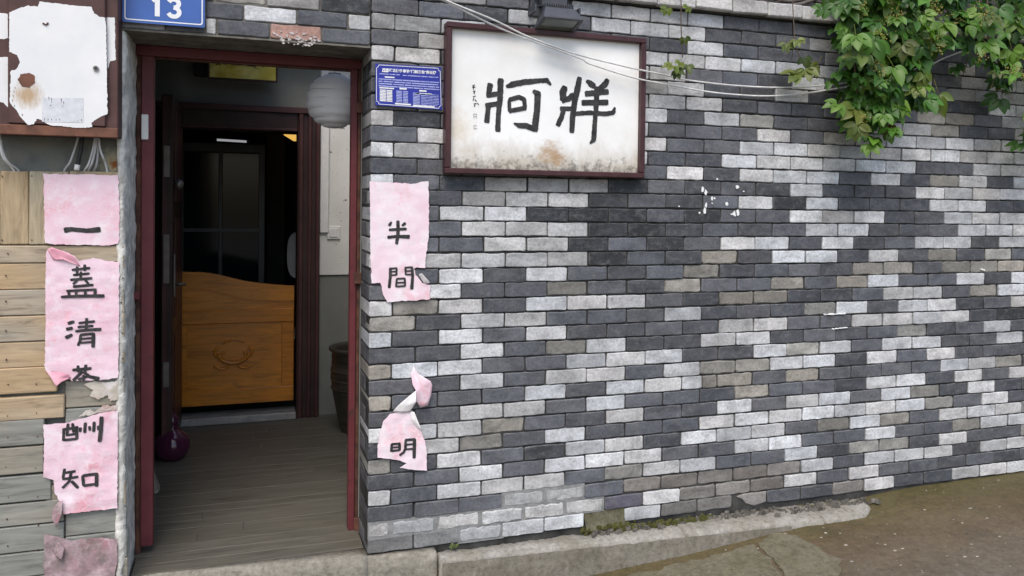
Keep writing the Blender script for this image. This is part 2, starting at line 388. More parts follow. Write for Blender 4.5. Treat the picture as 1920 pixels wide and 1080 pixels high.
def mat_slab(name, a, b, mossy=0.5):
    n = NT(name)
    c = n.ramp(n.noise(5, 9, 0.75), [(0.3, a), (0.7, b)])
    c = n.mix(1.0, c, n.ramp(n.noise(38, 8, 0.8), [(0.32, 0.55), (0.5, 1.0), (0.68, 1.35)]), 'MULTIPLY')
    c = n.mix(n.ramp(n.noise(6.5, 6, 0.7), [(0.48, 0.0), (0.66, mossy)]), c, (0.085, 0.088, 0.035))
    c = n.mix(n.ramp(n.noise(55, 5, 0.7), [(0.62, 0.0), (0.72, 0.5)]), c, (0.42, 0.41, 0.37))
    n.bump(n.math('ADD', n.noise(18, 6, 0.65), n.math('MULTIPLY', n.noise(90, 4, 0.7), 0.4)), 0.7, 0.009)
    return n.out(c, 0.9, spec=0.2)
M['slab'] = mat_slab('cracked_slab', (0.115, 0.102, 0.066), (0.185, 0.17, 0.12), 0.35)
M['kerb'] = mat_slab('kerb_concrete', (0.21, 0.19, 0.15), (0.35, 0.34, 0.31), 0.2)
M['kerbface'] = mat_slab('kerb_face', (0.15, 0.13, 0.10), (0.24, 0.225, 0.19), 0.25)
M['step'] = mat_slab('step_concrete', (0.19, 0.175, 0.14), (0.28, 0.265, 0.225), 0.1)
M['moss'] = simple('moss', (0.06, 0.062, 0.014), 0.95, 0.5, 40, bump=0.5, bs=150)

def mat_gold():
    n = NT('gold_foil')
    c = n.ramp(n.noise(9, 4, 0.6), [(0.35, (0.66, 0.54, 0.06)), (0.65, (0.86, 0.80, 0.26))])
    n.bump(n.noise(11, 3, 0.5, (1, 1, 2)), 0.5, 0.012)
    return n.out(c, 0.28, 0.25)
M['gold'] = mat_gold()

def mat_lantern():
    n = NT('lantern_paper')
    c = n.ramp(n.noise(8, 4, 0.6), [(0.3, (0.88, 0.88, 0.88)), (0.7, (0.93, 0.93, 0.93))])
    n.bump(n.noise(14, 4, 0.6), 0.35, 0.004)
    n.out(c, 0.85, spec=0.2)
    tr = n.new('ShaderNodeBsdfTranslucent'); n.link(c, tr.inputs[0]); mx = n.new('ShaderNodeMixShader'); mx.inputs[0].default_value = 0.28
    n.link(n.b.outputs[0], mx.inputs[1]); n.link(tr.outputs[0], mx.inputs[2]); n.link(mx.outputs[0], n.n['Material Output'].inputs[0])
    return n.m
M['lantern'] = mat_lantern()

def mat_leaf(name, a, b, cc):
    n = NT(name); r = n.rnd()
    at = n.new('ShaderNodeAttribute', attribute_name='col')
    rr = n.math('ADD', n.math('MULTIPLY', r, 0.6), n.math('MULTIPLY', n.noise(6, 3, 0.5), 0.55))
    c = n.ramp(rr, [(0.25, a), (0.5, b), (0.8, cc)])
    c = n.mix(1.0, c, at.outputs['Color'], 'MULTIPLY')
    n.out(c, 0.42, spec=0.4)
    tr = n.new('ShaderNodeBsdfTranslucent'); n.link(n.mix(1.0, c, (1.3, 1.35, 0.6), 'MULTIPLY'), tr.inputs[0])
    mx = n.new('ShaderNodeMixShader'); mx.inputs[0].default_value = 0.3
    n.link(n.b.outputs[0], mx.inputs[1]); n.link(tr.outputs[0], mx.inputs[2])
    n.link(mx.outputs[0], n.n['Material Output'].inputs[0]); return n.m
M['leaf'] = mat_leaf('creeper_leaf', (0.030, 0.090, 0.014), (0.062, 0.165, 0.022), (0.130, 0.250, 0.034))
M['leafolive'] = mat_leaf('olive_leaf', (0.045, 0.075, 0.018), (0.085, 0.12, 0.025), (0.14, 0.19, 0.035))
M['leafdead'] = mat_leaf('withered_leaf', (0.10, 0.070, 0.028), (0.15, 0.11, 0.04), (0.20, 0.17, 0.05))
M['pink'] = mat_paper('pink_paper', (0.80, 0.615, 0.685), (0.76, 0.50, 0.575), 0.75)
M['pinkpale'] = mat_paper('pale_pink_paper', (0.82, 0.71, 0.75), (0.80, 0.60, 0.66), 0.8)
M['pinkold'] = mat_paper('dirty_pink_paper', (0.50, 0.37, 0.40), (0.42, 0.26, 0.29), 0.3, 0.75)
M['paperback'] = simple('paper_back', (0.80, 0.78, 0.77), 0.85, 0.08, 30, bump=0.3, bs=60)
M['pinkdeep'] = mat_paper('deep_pink_paper', (0.72, 0.38, 0.45), (0.66, 0.28, 0.36), 0.3)

def mat_urn():
    n = NT('urn_glaze'); s = n.sep()
    c = n.ramp(n.noise(16, 5, 0.6, (0.3, 0.3, 3)), [(0.35, (0.020, 0.018, 0.014)), (0.65, (0.065, 0.056, 0.044))])
    return n.out(c, 0.35, spec=0.5)
M['urn'] = mat_urn()
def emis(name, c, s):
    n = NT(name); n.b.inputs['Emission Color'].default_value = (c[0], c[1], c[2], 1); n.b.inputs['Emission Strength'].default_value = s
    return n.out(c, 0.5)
M['warmglint'] = emis('orange_glint', (0.95, 0.55, 0.12), 0.55)  # weak emission that paints an orange glint in the dark room
M['paleglint'] = emis('pale_glint', (0.9, 0.92, 0.95), 0.22)  # weak emission that paints a pale glint in the dark room

# ================================================================== GROUND
GX = [(-40, -0.25), (-2, -0.24), (0, -0.21), (0.6, -0.19), (1.0, -0.165), (1.5, -0.125), (2.0, -0.068), (2.6, -0.042), (2.9, -0.02), (3.2, -0.012), (3.9, -0.004), (5, 0.02), (40, 0.3)]
def gz(x, y):
    for (a, za), (b, zb) in zip(GX, GX[1:]):
        if x <= b:
            t = (x - a) / (b - a); return za + (zb - za) * t + 0.006 * noise.noise((x * 1.7, y * 1.7, 0))
    return 0.3
def grid_sheet(xs, ys, fz):
    mb = MB(); n = len(ys)
    mb.add([(x, y, fz(x, y)) for x in xs for y in ys],
           [(i*n+j, (i+1)*n+j, (i+1)*n+j+1, i*n+j+1) for i in range(len(xs)-1) for j in range(n-1)])
    return mb
gxs = [-40, -20, -10, -5, -3] + [-2 + 0.1 * i for i in range(81)] + [7, 9, 12, 20, 40]
gys = [-40, -20, -10, -6, -4, -3] + [-2.4 + 0.1 * i for i in range(25)] + [0.12]
struct(obj('ground', grid_sheet(gxs, gys, gz), M['ground'], smooth=True))

# concrete patch with a crack in front of the kerb
def patch(name, pxpts, lift, mat):
    pts = []
    for x, y in pxpts:
        p = WZ(x, y, -0.1)
        for _ in range(6): p = WZ(x, y, gz(p.x, p.y) + lift)
        pts.append((p.x, p.y))
    mb = MB(); out = []
    for (a, b), (c, d) in zip(pts, pts[1:] + pts[:1]):
        for k in range(14):
            t = k / 14; x = a + (c - a) * t; y = b + (d - b) * t
            out.append((x + 0.034 * noise.noise((x * 14, y * 14, 3)) + .01 * noise.noise((x * 60, y * 60, 3)), y + 0.034 * noise.noise((x * 14, y * 14, 8)) + .01 * noise.noise((x * 60, y * 60, 9))))
    n = len(out)
    mb.add([(x, y, gz(x, y) + lift) for x, y in out] + [(x, y, gz(x, y) - 0.03) for x, y in out],
           [tuple(range(n))] + [(i, (i+1) % n, n + (i+1) % n, n + i) for i in range(n)])
    o = obj(name, mb, mat); bm = bmesh.new(); bm.from_mesh(o.data); bmesh.ops.triangulate(bm, faces=bm.faces); bm.to_mesh(o.data); bm.free()
    return struct(o)
patch('pavement', [(1418, 1018), (1455, 999), (1490, 1003), (1538, 1028), (1578, 1050), (1575, 1085), (1555, 1130), (1496, 1130), (1462, 1062)], 0.007, M['slab'])
patch('pavement', [(1120, 1086), (1200, 1076), (1330, 1042), (1412, 1020), (1456, 1064), (1488, 1130), (1300, 1180), (1080, 1180)], 0.005, M['slab'])

# pale chips and bits lying on the road and the kerb
def chips(name, spots, mat, r0, r1, h=0.4):
    mb = MB()
    for p in spots:
        r = random.uniform(r0, r1); n = random.randint(5, 7); a0 = random.uniform(0, 6)
        ring = [(p[0] + r * random.uniform(0.5, 1.2) * math.cos(a0 + 6.283 * k / n) * 1.4, p[1] + r * random.uniform(0.5, 1.0) * math.sin(a0 + 6.283 * k / n)) for k in range(n)]
        z = p[2]
        mb.add([(x, y, z - 0.004) for x, y in ring] + [(p[0] + (x - p[0]) * 0.7, p[1] + (y - p[1]) * 0.7, z + r * h * random.uniform(0.5, 1)) for x, y in ring],
               [tuple(range(n, 2*n))] + [(i, (i+1) % n, n + (i+1) % n, n + i) for i in range(n)])
    return mb
sp = []
for i in range(190):
    x = random.uniform(1.7, 4.4); y = -random.uniform(0.03, 1.3) ** 1.0; sp.append((x, y, gz(x, y)))
o = stuff(obj('paint_chips', chips('c', sp, None, 0.0025, 0.011, 0.2), M['chip'])); tag(o, 'small pale chips scattered on the brown wet road', 'debris')
sp = []
for i in range(900):
    x = random.uniform(0.6, 4.6); y = -abs(random.gauss(0, 0.5)) - 0.08; sp.append((x, y, gz(x, y) + .001))
o = stuff(obj('grit', chips('g', sp, None, 0.0012, 0.0042, 0.8), M['rubble'])); tag(o, 'fine dark grit strewn over the road by the wall', 'grit')

# ================================================================== KERB LEDGE along the wall foot
def kerb_part(name, x0, x1, yfun, ztop, mat_top, parent, seed, zb=-0.35):
    mb = MB(); n = 110; vs = []; fs = []
    for i in range(n + 1):
        x = x0 + (x1 - x0) * i / n; yf = yfun(x); zt = ztop(x)
        w = lambda s, a=0.007: a * noise.noise((x * 9, s * 3.1 + seed, seed)) + a * 0.8 * noise.noise((x * 37, s * 5, seed)) + a * 0.25 * noise.noise((x * 90, s * 7, seed))
        prof = [(0.03, zt - 0.03), (-0.004 + w(2, .010), zt - 0.006 + w(1)), (yf * 0.6, zt - 0.001 + w(3)), (yf + 0.016 + w(4), zt - 0.005 + w(5)), (yf + w(6), zt - 0.022 + w(7)), (yf - 0.006 + w(8), zt - 0.07 + w(9)), (yf - 0.012 + w(10), zt - 0.13), (yf - 0.02, zb)]
        vs += [(x, a, b) for a, b in prof]
    m = len(prof)
    fs = [(i*m+j, (i+1)*m+j, (i+1)*m+j+1, i*m+j+1) for i in range(n) for j in range(m-1)]
    fs += [tuple(range(m)), tuple(n*m + j for j in range(m-1, -1, -1))]
    mb.add(vs, fs); return obj(name, mb, mat_top, parent, smooth=True)
kerb = thing('kerb', 'low cracked concrete kerb ledge along the foot of the brick wall', 'kerb', (1.4, -0.1, -0.2))
kf = lambda x: -0.088 - 0.055 * (x - 0.31)
kz = lambda x: -0.022 - 0.003 * max(0, x - 1.2)
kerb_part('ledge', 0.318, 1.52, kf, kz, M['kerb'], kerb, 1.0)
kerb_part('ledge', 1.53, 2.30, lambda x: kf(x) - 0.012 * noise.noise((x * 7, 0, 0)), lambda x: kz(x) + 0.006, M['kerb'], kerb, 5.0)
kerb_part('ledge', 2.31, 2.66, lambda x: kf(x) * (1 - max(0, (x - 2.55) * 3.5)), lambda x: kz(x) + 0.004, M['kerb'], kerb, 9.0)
# cement smeared on the ledge's face (own colour, built as a sheet just proud of it)
mb = MB(); n = 60; vs = []
for i in range(n + 1):
    x = 0.32 + (2.1 - 0.32) * i / n
    top = kz(x) - 0.014 - 0.010 * abs(noise.noise((x * 14, 2, 2)))
    for k in range(5):
        t = k / 4; vs.append((x, kf(x) - 0.014 - 0.012 * t + 0.004 * noise.noise((x * 20, t * 3, 4)), top + (-0.34 - top) * t))
mb.add(vs, [(i*5+j, (i+1)*5+j, (i+1)*5+j+1, i*5+j+1) for i in range(n) for j in range(4)])
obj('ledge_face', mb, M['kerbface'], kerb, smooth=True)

# rubble, dirt and moss lying between wall and kerb
sp = []
for i in range(170):
    x = random.uniform(1.05, 2.75); y = random.uniform(-0.07, -0.004) - (0.03 if x > 2.2 else 0); sp.append((x, y, kz(x) + 0.004))
for i in range(60):
    x = random.uniform(1.95, 2.75); y = random.uniform(-0.11, -0.004); sp.append((x, y, kz(x) + 0.004))
tag(stuff(obj('rubble', chips('r', sp, None, 0.004, 0.017, 0.9), M['rubble'])), 'loose crumbled mortar and grit along the wall foot', 'rubble')
sp = [(random.gauss(1.18, 0.06), random.uniform(-0.03, 0.02), -0.028 + random.uniform(0, 0.03)) for _ in range(150)]
sp += [(random.uniform(1.2, 1.75), random.uniform(-0.05, -0.002), kz(1.4) + 0.004) for _ in range(110)]
sp += [(random.gauss(2.45, 0.1), random.uniform(-0.06, 0.0), -0.035) for _ in range(60)]
tag(stuff(obj('moss', chips('m', sp, None, 0.006, 0.014, 1.1), M['moss'])), 'dark green moss cushions under the gap in the lowest brick course', 'moss')

# ================================================================== BRICK WALL
ROWS = {
-12:'DDMDDLLMLDDDDDDDDDD', -11:'DDDLDLLLDDDMDDMDDMD', -10:'MMLDDDDDLDDDMDDDMDD', -9:'DMMDMDLLLLLLMMMDMMM', -8:'LMDMDMLLDDDLDDDDMMM',
-7:'DDMMDDMMDDMDDDDBBLM', -6:'DDDDMMMLLDDDDDDTTDM', -5:'DMDDMMLDLPDDDLLTDDM', -4:'MBDMMDLDDDLDPMLLLMM', -3:'DLDMMDLDDLLLMMLLMMM',
-2:'LMDDMMLDDLLLLLLDDMM', -1:'DDDDDDDLDLLLDLDTLDL', 0:'LDBMMMBDDDBLDDDLLML', 1:'MDMMLBDBDLBLDDDLLDD', 2:'LDMLBBBDBDDLMLDDLLL',
3:'MDMMMBBDDDDLLDDDLLL', 4:'LDDLLBDBDLLDLDDLLDL', 5:'LLLMMBDDTDLLDLDTDPD', 6:'DDLDLDDDTDDDDTTDPTT', 7:'DLDDTDDTDDTDTLDDLDL',
8:'LTLDLLLDDTTDDDLLDTL', 9:'TDLLDDDLDDDPLDLLDDM', 10:'LDLDLDDDDLLDDLLLLBB', 11:'DDLDTLDDLLDDDDPDDLD', 12:'TLLDDLLLDDLPLDLLDDL',
13:'DDLDLLDLTTLLDLDLDDD', 14:'TDDDLDLLLTDTDDDDLLT', 15:'DDLLDLDDDTDDDLLDLDL', 16:'LLLTDDLDDLDLLDLPDLD', 17:'DMPDLDDDLLLLLLLPDLD',
18:'TDLDDLLDLLLDTLPDLLL', 19:'DDLDLLLDDLLDDLDDPLL', 20:'LDLLLDPLLDDLDPPDLDD', 21:'DDDSSDGGGGGLDLLLDLL', 22:'SSSSSSQLGGGLDLDDDDD', 23:'NNSLL.LGGgDDGLDDMLL'}
TONE = {'L': (0.58, 0.59, 0.595), 'M': (0.33, 0.33, 0.325), 'D': (0.084, 0.088, 0.099), 'B': (0.046, 0.050, 0.056), 'T': (0.240, 0.226, 0.197),
        'P': (0.25, 0.247, 0.225), 'N': (0.165, 0.165, 0.162), 'G': (0.185, 0.173, 0.158), 'g': (0.185, 0.173, 0.158), 'S': (0.50, 0.505, 0.50), 'Q': (0.105, 0.10, 0.125), 'R': (0.42, 0.26, 0.22)}
def brick_mesh(mb, x0, x1, z0, z1, tone, depth=0.05, y=0.0):
    """one brick with rounded, worn edges and a slightly uneven face"""
    rough = tone in 'TPGgS'
    a = (0.0042 if tone == 'S' else 0.003) if rough else 0.0019
    if rough: g = 0.0045 if tone == 'S' else 0.0035
    else: g = random.uniform(0.0026, 0.0042)
    x0 += g + random.uniform(-.001, .001); x1 -= g + random.uniform(-.001, .001); z0 += g * 0.95; z1 -= g * 0.95
    if tone == 'S': z0 += 0.001; z1 -= 0.003; x0 += 0.004; x1 -= 0.004
    w = x1 - x0; h = z1 - z0; rc = (0.005 if tone == 'S' else 0.007) if rough else 0.0045
    nx = (9 if tone == 'S' else 6) if w > 0.15 else 3
    ring = [(x0 + rc, z0)] + [(x0 + w * i / nx, z0) for i in range(1, nx)] + [(x1 - rc, z0), (x1, z0 + rc), (x1, z1 - rc), (x1 - rc, z1)]
    ring += [(x1 - w * i / nx, z1) for i in range(1, nx)] + [(x0 + rc, z1), (x0, z1 - rc), (x0, z0 + rc)]
    if tone == 'g':     # the broken half brick
        ring = [(x0 + w * 0.62, z0 - 0.01), (x1, z0 + rc), (x1, z1), (x0 + w * 0.3, z1), (x0 + w * 0.1, z1 - 0.012), (x0 + w * 0.28, z0 + h * 0.6), (x0 + w * 0.36, z0 + h * 0.2)]
    ring = [(p + random.uniform(-a, a), q + random.uniform(-a, a)) for p, q in ring]
    n = len(ring); cx = (x0 + x1) / 2; cz = (z0 + z1) / 2
    yy = y + random.uniform(-0.0032, 0.0022) + (0.004 if tone in 'TPGg' else 0)
    bev = 0.0045 if rough else 0.003
    tx = random.uniform(-.008, .008); tz = random.uniform(-.02, .02)
    fy = lambda p, q: yy + (p - cx) * tx + (q - cz) * tz
    inn = [(cx + (p - cx) * (1 - 2 * bev / w), cz + (q - cz) * (1 - 2 * bev / h)) for p, q in ring]
    t = TONE[tone]; j = random.uniform(0.72, 1.10) if tone in 'LS' else random.uniform(0.75, 1.5)
    tint = random.uniform(-0.03, 0.03)
    bc_ = (t[0] * j * (1 + tint), t[1] * j, t[2] * j * (1 - tint))
    wear = 0.55 if tone in 'DBQ' else 0.30
    def worn(k):
        f = random.random() * wear; return tuple(v_ * (1 - f) + k * f for v_ in bc_)
    cols = [tuple(v_ * 0.6 for v_ in bc_)] * n + [worn(0.26) for _ in range(n)] + [tuple(v_ * m_ for v_ in bc_) for m_ in (random.uniform(0.82, 1.18) for _ in range(n))]
    mb.col = None; mb.c += cols
    mb.add([(p, yy + depth, q) for p, q in ring] + [(p, fy(p, q) + bev, q) for p, q in ring] + [(p, fy(p, q) + random.uniform(-.0004, .0004), q) for p, q in inn],
           [(i, (i+1) % n, n + (i+1) % n, n + i) for i in range(n)] + [(n + i, n + (i+1) % n, 2*n + (i+1) % n, 2*n + i) for i in range(n)] + [tuple(range(2*n, 3*n))])

wall = thing('brick_wall', 'long wall of mixed pale and dark grey bricks right of the doorway', 'wall', (3.0, 0.13, -0.02))
XR = 6.6
mb = MB()
mb.box(0.004, XR, 0.0105, 0.28, -0.4, Z0 + 12 * CH)
obj('mortar_core', mb, M['mortar'], wall)
cells = []
for k, s in ROWS.items():
    zt = Z0 - k * CH; zb = zt - CH
    rest = ''.join(random.choice('LLLLDDDDDDMTP') for _ in range(16)); s2 = s + rest
    for i, t in enumerate(s2):
        if k % 2 == 0: x0, x1 = (0, 0.5) if i == 0 else (i - 0.5, i + 0.5)
        else: x0, x1 = i, i + 1
        x0 *= BP; x1 *= BP
        if x1 > XR or t == '.': continue
        # size on the picture, minus what the sign hides
        u0 = to_px((x0, 0, zb)); u1 = to_px((x1, 0, zt))
        area = abs((u1[0] - u0[0]) * (u1[1] - u0[1]))
        if x0 > 0.34 and x1 < 1.33 and zb > 1.70 and zt < 2.37: area = 0
        if u0[0] > 1915: area = 0
        if zb > 2.45: area *= 0.6
        cells.append((area, k, i, x0, x1, zb, zt, t))
cells.sort(key=lambda c: -c[0])
few = MB()
for q, (ar, k, i, x0, x1, zb, zt, t) in enumerate(cells):
    mb = MB() if q < 300 else few
    dep = 0.05
    if i == 0: dep = 0.104 if k % 2 else 0.262
    wob = 0.0045 * noise.noise((x0 * 1.1, k * 0.35, 4)) + 0.0012 * noise.noise((x0 * 7, k * 1.7, 1))
    # the courses dip a little with age, as old hand-laid courses do
    if k == 14 and i == 8:
        m1 = x0 + (x1 - x0) * 0.57
        brick_mesh(mb, x0, m1, zb, zt, 'L'); brick_mesh(few, m1, x1, zb, zt, 'T')
    else: brick_mesh(mb, x0, x1, zb + wob, zt + wob, t, dep)
    if q < 300: obj('brick', mb, M['brick'], wall)
stuff(obj('far_bricks', few, M['brick'], wall))
# bricks of the doorway reveal, behind the quoins
rv = MB()
for k in range(-8, 24):
    zt = Z0 - k * CH
    if k % 2:
        mb = rv; _t = random.choice((0.07, 0.09, 0.13, 0.08)); mb.col = (_t, _t, _t * 1.05); mb.cbox(0.002, 0.09, 0.109, 0.262, zt - CH + .0025, zt - .0025, 0.003, 0.0015)
stuff(obj('reveal_bricks', rv, M['brick'], wall))
# pale mortar smeared in the joints of the lowest courses
mb = MB()
def smear(k, a, b):
    zt = Z0 - k * CH; n = 14
    x0, x1 = a * BP, b * BP
    top = [(x0 + (x1 - x0) * i / n, zt + 0.004 + 0.004 * noise.noise((i * 1.3, k, 1))) for i in range(n + 1)]
    bot = [(x0 + (x1 - x0) * i / n, zt - CH - 0.004 + 0.004 * noise.noise((i * 1.1, k, 7))) for i in range(n, -1, -1)]
    mb.prism(top + bot, 0.0028 + 0.0003 * (k % 3), 0.02)
smear(21, 2.98, 5.0); smear(22, 0.02, 5.5); smear(23, 1.98, 3.05)
obj('mortar_smear', mb, M['render'], wall)
# spalled earth and mortar where the lowest brick is missing
mb = MB(); n = 12; m = 6; vs = []
p0 = 5.0 * BP; p1 = 6.02 * BP
for i in range(n + 1):
    for j in range(m + 1):
        x = p0 + (p1 - p0) * i / n; t = j / m; z = CH * (1 - t) - 0.01 * t
        vs.append((x, 0.006 - 0.035 * t * t + 0.010 * noise.noise((x * 30, z * 30, 2)), z))
mb.add(vs, [(i*(m+1)+j, (i+1)*(m+1)+j, (i+1)*(m+1)+j+1, i*(m+1)+j+1) for i in range(n) for j in range(m)])
obj('crumbled_mortar', mb, mat_slab('mossy_earth', (0.07, 0.065, 0.035), (0.15, 0.14, 0.10), 0.8), wall, smooth=True)
# white paint splashes
mb = MB()
for x, y, r, e in [(1317, 355, 3, 2), (1323, 360, 3, 2.2), (1382, 351, 3.2, 1.4), (1394, 359, 1.6, 1), (1334, 372, 2.5, 2), (1339, 372, 2, 1.3), (1323, 386, 3, 2.4), (1321, 394, 3, 3), (1311, 399, 2, 1.2), (1362, 383, 4, 1.3), (1376, 401, 4, 1.5), (1383, 399, 3.4, 1.9), (1344, 336, 2, 1.2), (1335, 381, 1.5, 1), (1371, 402, 2, 1), (1273, 387, 1.8, 1)]:
    c = XZ(x, y, 0); pts = []
    for k in range(9):
        a = 6.283 * k / 9; rr = r * 0.0029 * random.uniform(0.55, 1.25)
        pts.append((c[0] + rr * math.cos(a), c[1] + rr * e * math.sin(a) * 0.8))
    mb.prism(pts, -0.0042, 0.001)
obj('paint_splash', mb, M['splash'], wall)
# hardened mortar drips around one brick (white crust)
mb = MB()
for (ax, ay, bx, by, w) in [(1545, 590, 1584, 588, 2.2), (1560, 617, 1588, 614, 1.3), (1838, 505, 1846, 507, 2)]:
    a = XZ(ax, ay); b = XZ(bx, by); n = 10; up = []; dn = []
    for i in range(n + 1):
        t = i / n; x = a[0] + (b[0] - a[0]) * t; z = a[1] + (b[1] - a[1]) * t; ww = w * 0.0028 * (0.1 + random.random())
        up.append((x, z + ww)); dn.append((x, z - ww * 0.5))
    mb.prism(up + dn[::-1], -0.006, 0.004)
obj('mortar_crust', mb, M['splash'], wall)
# coping course
for i in range(30):
    x0 = 0.745 + i * 0.2115; x1 = x0 + 0.2115
    if x1 > XR: break
    mb = MB(); j = random.uniform(0.8, 1.05); mb.col = (0.52 * j, 0.51 * j, 0.49 * j)
    mb.cbox(x0 + .003, x1 - .003, -0.052 + random.uniform(-.004, .004), 0.10, 2.545 + random.uniform(-.002, .002), 2.612 + random.uniform(-.003, .003), 0.006, 0.003)
    obj('coping_brick', mb, M['coping'], wall)
mb = MB(); mb.box(0.72, XR, -0.012, 0.28, Z0 + 12 * CH + .0005, 2.5465); obj('coping_bed', mb, M['mortar'], wall)

# bank of dark soil behind the wall top
sx = [0.76 + 0.15 * i for i in range(40)]; sy = [0.105 + 0.15 * i for i in range(14)]
struct(obj('soil_bank', grid_sheet(sx, sy, lambda x, y: 2.57 + 0.9 * (y - 0.1) + 0.05 * noise.noise((x * 3, y * 3, 1))), M['soil'], smooth=True))

# ================================================================== LINTEL over the door
DL = -0.972     # left edge of the opening
LZ = 2.243      # underside of the lintel
lin = thing('brick_lintel', 'brick-faced concrete lintel over the doorway', 'lintel', (-0.49, 0.14, LZ))
mb = MB(); mb.box(-2.4, -0.003, 0.0075, 0.29, LZ + 0.002, 2.70); obj('lintel_beam', mb, M['lintel'], lin)
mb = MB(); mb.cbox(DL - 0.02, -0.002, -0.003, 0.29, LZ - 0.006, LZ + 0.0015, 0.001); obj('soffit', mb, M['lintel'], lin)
def lrow(z0, z1, pxs, y, tones):
    xs = [XZ(p, y)[0] for p in pxs]
    for a, b, t in zip(xs, xs[1:], tones):
        mb = MB(); brick_mesh(mb, a, min(b, -0.002), z0, z1, t); obj('brick', mb, M['brick'], lin)
lrow(LZ + .004, LZ + .070, [218, 310, 385, 407, 506, 603, 694.5], 70, 'MDLDRD')
lrow(LZ + .070, LZ + .138, [222, 262, 360, 386, 457, 557, 652, 694.8], 40, 'LDMDLDM')
lrow(LZ + .138, LZ + .208, [225, 300, 400, 500, 600, 695], 10, 'LDPMB')
lrow(LZ + .208, LZ + .278, [222, 250, 350, 450, 550, 650, 695.5], -20, 'LDMDLM')
lrow(LZ + .278, LZ + .348, [222, 300, 400, 500, 600, 695.5], -50, 'DLDMD')
# flaked white and pink paint left on one of its bricks
mb = MB(); a = XZ(512, 66); 
for i in range(60):
    px = random.uniform(512, 602); py = 66 + (px - 512) * 0.09 + random.uniform(-10, 16); c = XZ(px, py); r = random.uniform(0.002, 0.008)
    mb.prism([(c[0] + r * random.uniform(.6, 1.6) * math.cos(6.283 * k / 8), c[1] + r * random.uniform(.4, .9) * math.sin(6.283 * k / 8)) for k in range(8)], -0.0026 - i * 0.00003, 0.0)
obj('flaked_paint', mb, simple('flaked_paint', (0.46, 0.42, 0.40), .8, .3, 60, bump=.2), lin)

# ================================================================== LEFT SIDE: plaster wall, jamb, boards
pw = thing('plaster_wall', 'stained grey plaster wall behind the boards and the meter box', 'wall', (-1.7, 0.16, -0.3))
mb = MB(); mb.box(-2.4, -1.008, 0.022, 0.29, -0.4, LZ + 0.0015); obj('wall_body', mb, M['meterwall'], pw)

jb = thing('concrete_jamb', 'rough crumbling cement jamb left of the red door frame', 'jamb', (-0.99, 0.14, -0.05))
mb = MB(); n = 120; vs = []; m = 6
for i in range(n + 1):
    z = -0.12 + (LZ - 0.008 + 0.12) * i / n
    w = lambda s, a=0.006: a * noise.noise((z * 9, s * 2.3, 1)) + a * 0.8 * noise.noise((z * 33, s * 2.3, 5))
    prof = [(-1.007, 0.03), (-1.004 + w(1), -0.004 + w(2)), (-0.990 + w(3), -0.008 + w(4)), (-0.975 + w(5, .010), 0.004 + w(6)), (DL + w(7, .010), 0.05 + w(8)), (DL + w(9, .008), 0.29)]
    vs += [(x, y, z) for x, y in prof]
mb.add(vs, [(i*m+j, (i+1)*m+j, (i+1)*m+j+1, i*m+j+1) for i in range(n) for j in range(m-1)])
obj('cement_render', mb, M['concrete'], jb, smooth=True)

bd = thing('board_cladding', 'weathered wooden board cladding left of the doorway', 'cladding', (-1.4, 0.0, 0.0))
def board(px0, px1, y0, y1, mat, yoff=0.0, sl=0.0):
    a = XZ(px0, (y0 + y1) / 2); b = XZ(px1, (y0 + y1) / 2)
    zt = XZ((px0 + px1) / 2, y0)[1]; zb = XZ((px0 + px1) / 2, y1)[1]
    mb = MB(); x0, x1 = a[0], b[0]
    mb.cbox(x0, x1, yoff - 0.001, 0.021, zb + 0.0014, zt - 0.0014, 0.0035, 0.0012)
    return obj('board', mb, M[mat], bd)
# upright boards
for a, b in ((-330, -260), (-260, -190), (-190, -120), (-120, -58), (-58, -1), (-1, 54), (54, 130), (130, 229)):
    board(a + 0.6, b - 0.6, 321, 459, 'plank_v', random.uniform(-.002, .003))
# level boards
edges = [460.5, 494.5, 545, 594.5, 644.5, 694.5]
for i, (a, b) in enumerate(zip(edges, edges[1:])):
    board(-330, 233, a, b, 'plank_h' if i != 0 else 'plank_h', random.uniform(-.002, .002))
low = [(696.5, 747, 108), (751.5, 797, 121), (797.5, 848, 83), (850, 902, 83), (904.5, 956, 96), (957, 1000, 119), (1001, 1051, 120), (1052, 1100, 120), (1101, 1150, 120), (1151, 1200, 120)]
rlow = [(695, 711), (711.5, 763), (764, 806), (806.5, 852), (852.5, 903), (903.5, 957), (957.5, 1001), (1001.5, 1052), (1052.5, 1100), (1101, 1150), (1151, 1200)]
for i, (a, b, e) in enumerate(low):
    board(-330, e, a, b, 'plank_h' if i in (0, 1) else 'plank_g', -0.004 + random.uniform(-.002, .002))
for a, b in rlow:
    board(86 if a > 797 and a < 905 else 122, 234 + max(0, (a - 800) * 0.02), a, b, 'plank_g', 0.003 + random.uniform(-.001, .002))

mb = MB()
for a, b, e in [(460.5, 494.5, 0), (494.5, 545, 0), (545, 594.5, 0), (594.5, 644.5, 0), (644.5, 694.5, 0)] + low[:7]:
    for px in (14, 70 if e else 228):
        c = XZ(px + random.uniform(-3, 3), (a + b) / 2 + random.uniform(-6, 6)); mb.tube([(c[0], -0.0075, c[1]), (c[0], 0.0, c[1])], .0026, 7)
for px in (4, 60, 122): 
    for py in (330, 450): c = XZ(px, py); mb.tube([(c[0], -0.0045, c[1]), (c[0], 0.0, c[1])], .0026, 7)
stuff(obj('nails', mb, M['rust'], bd))

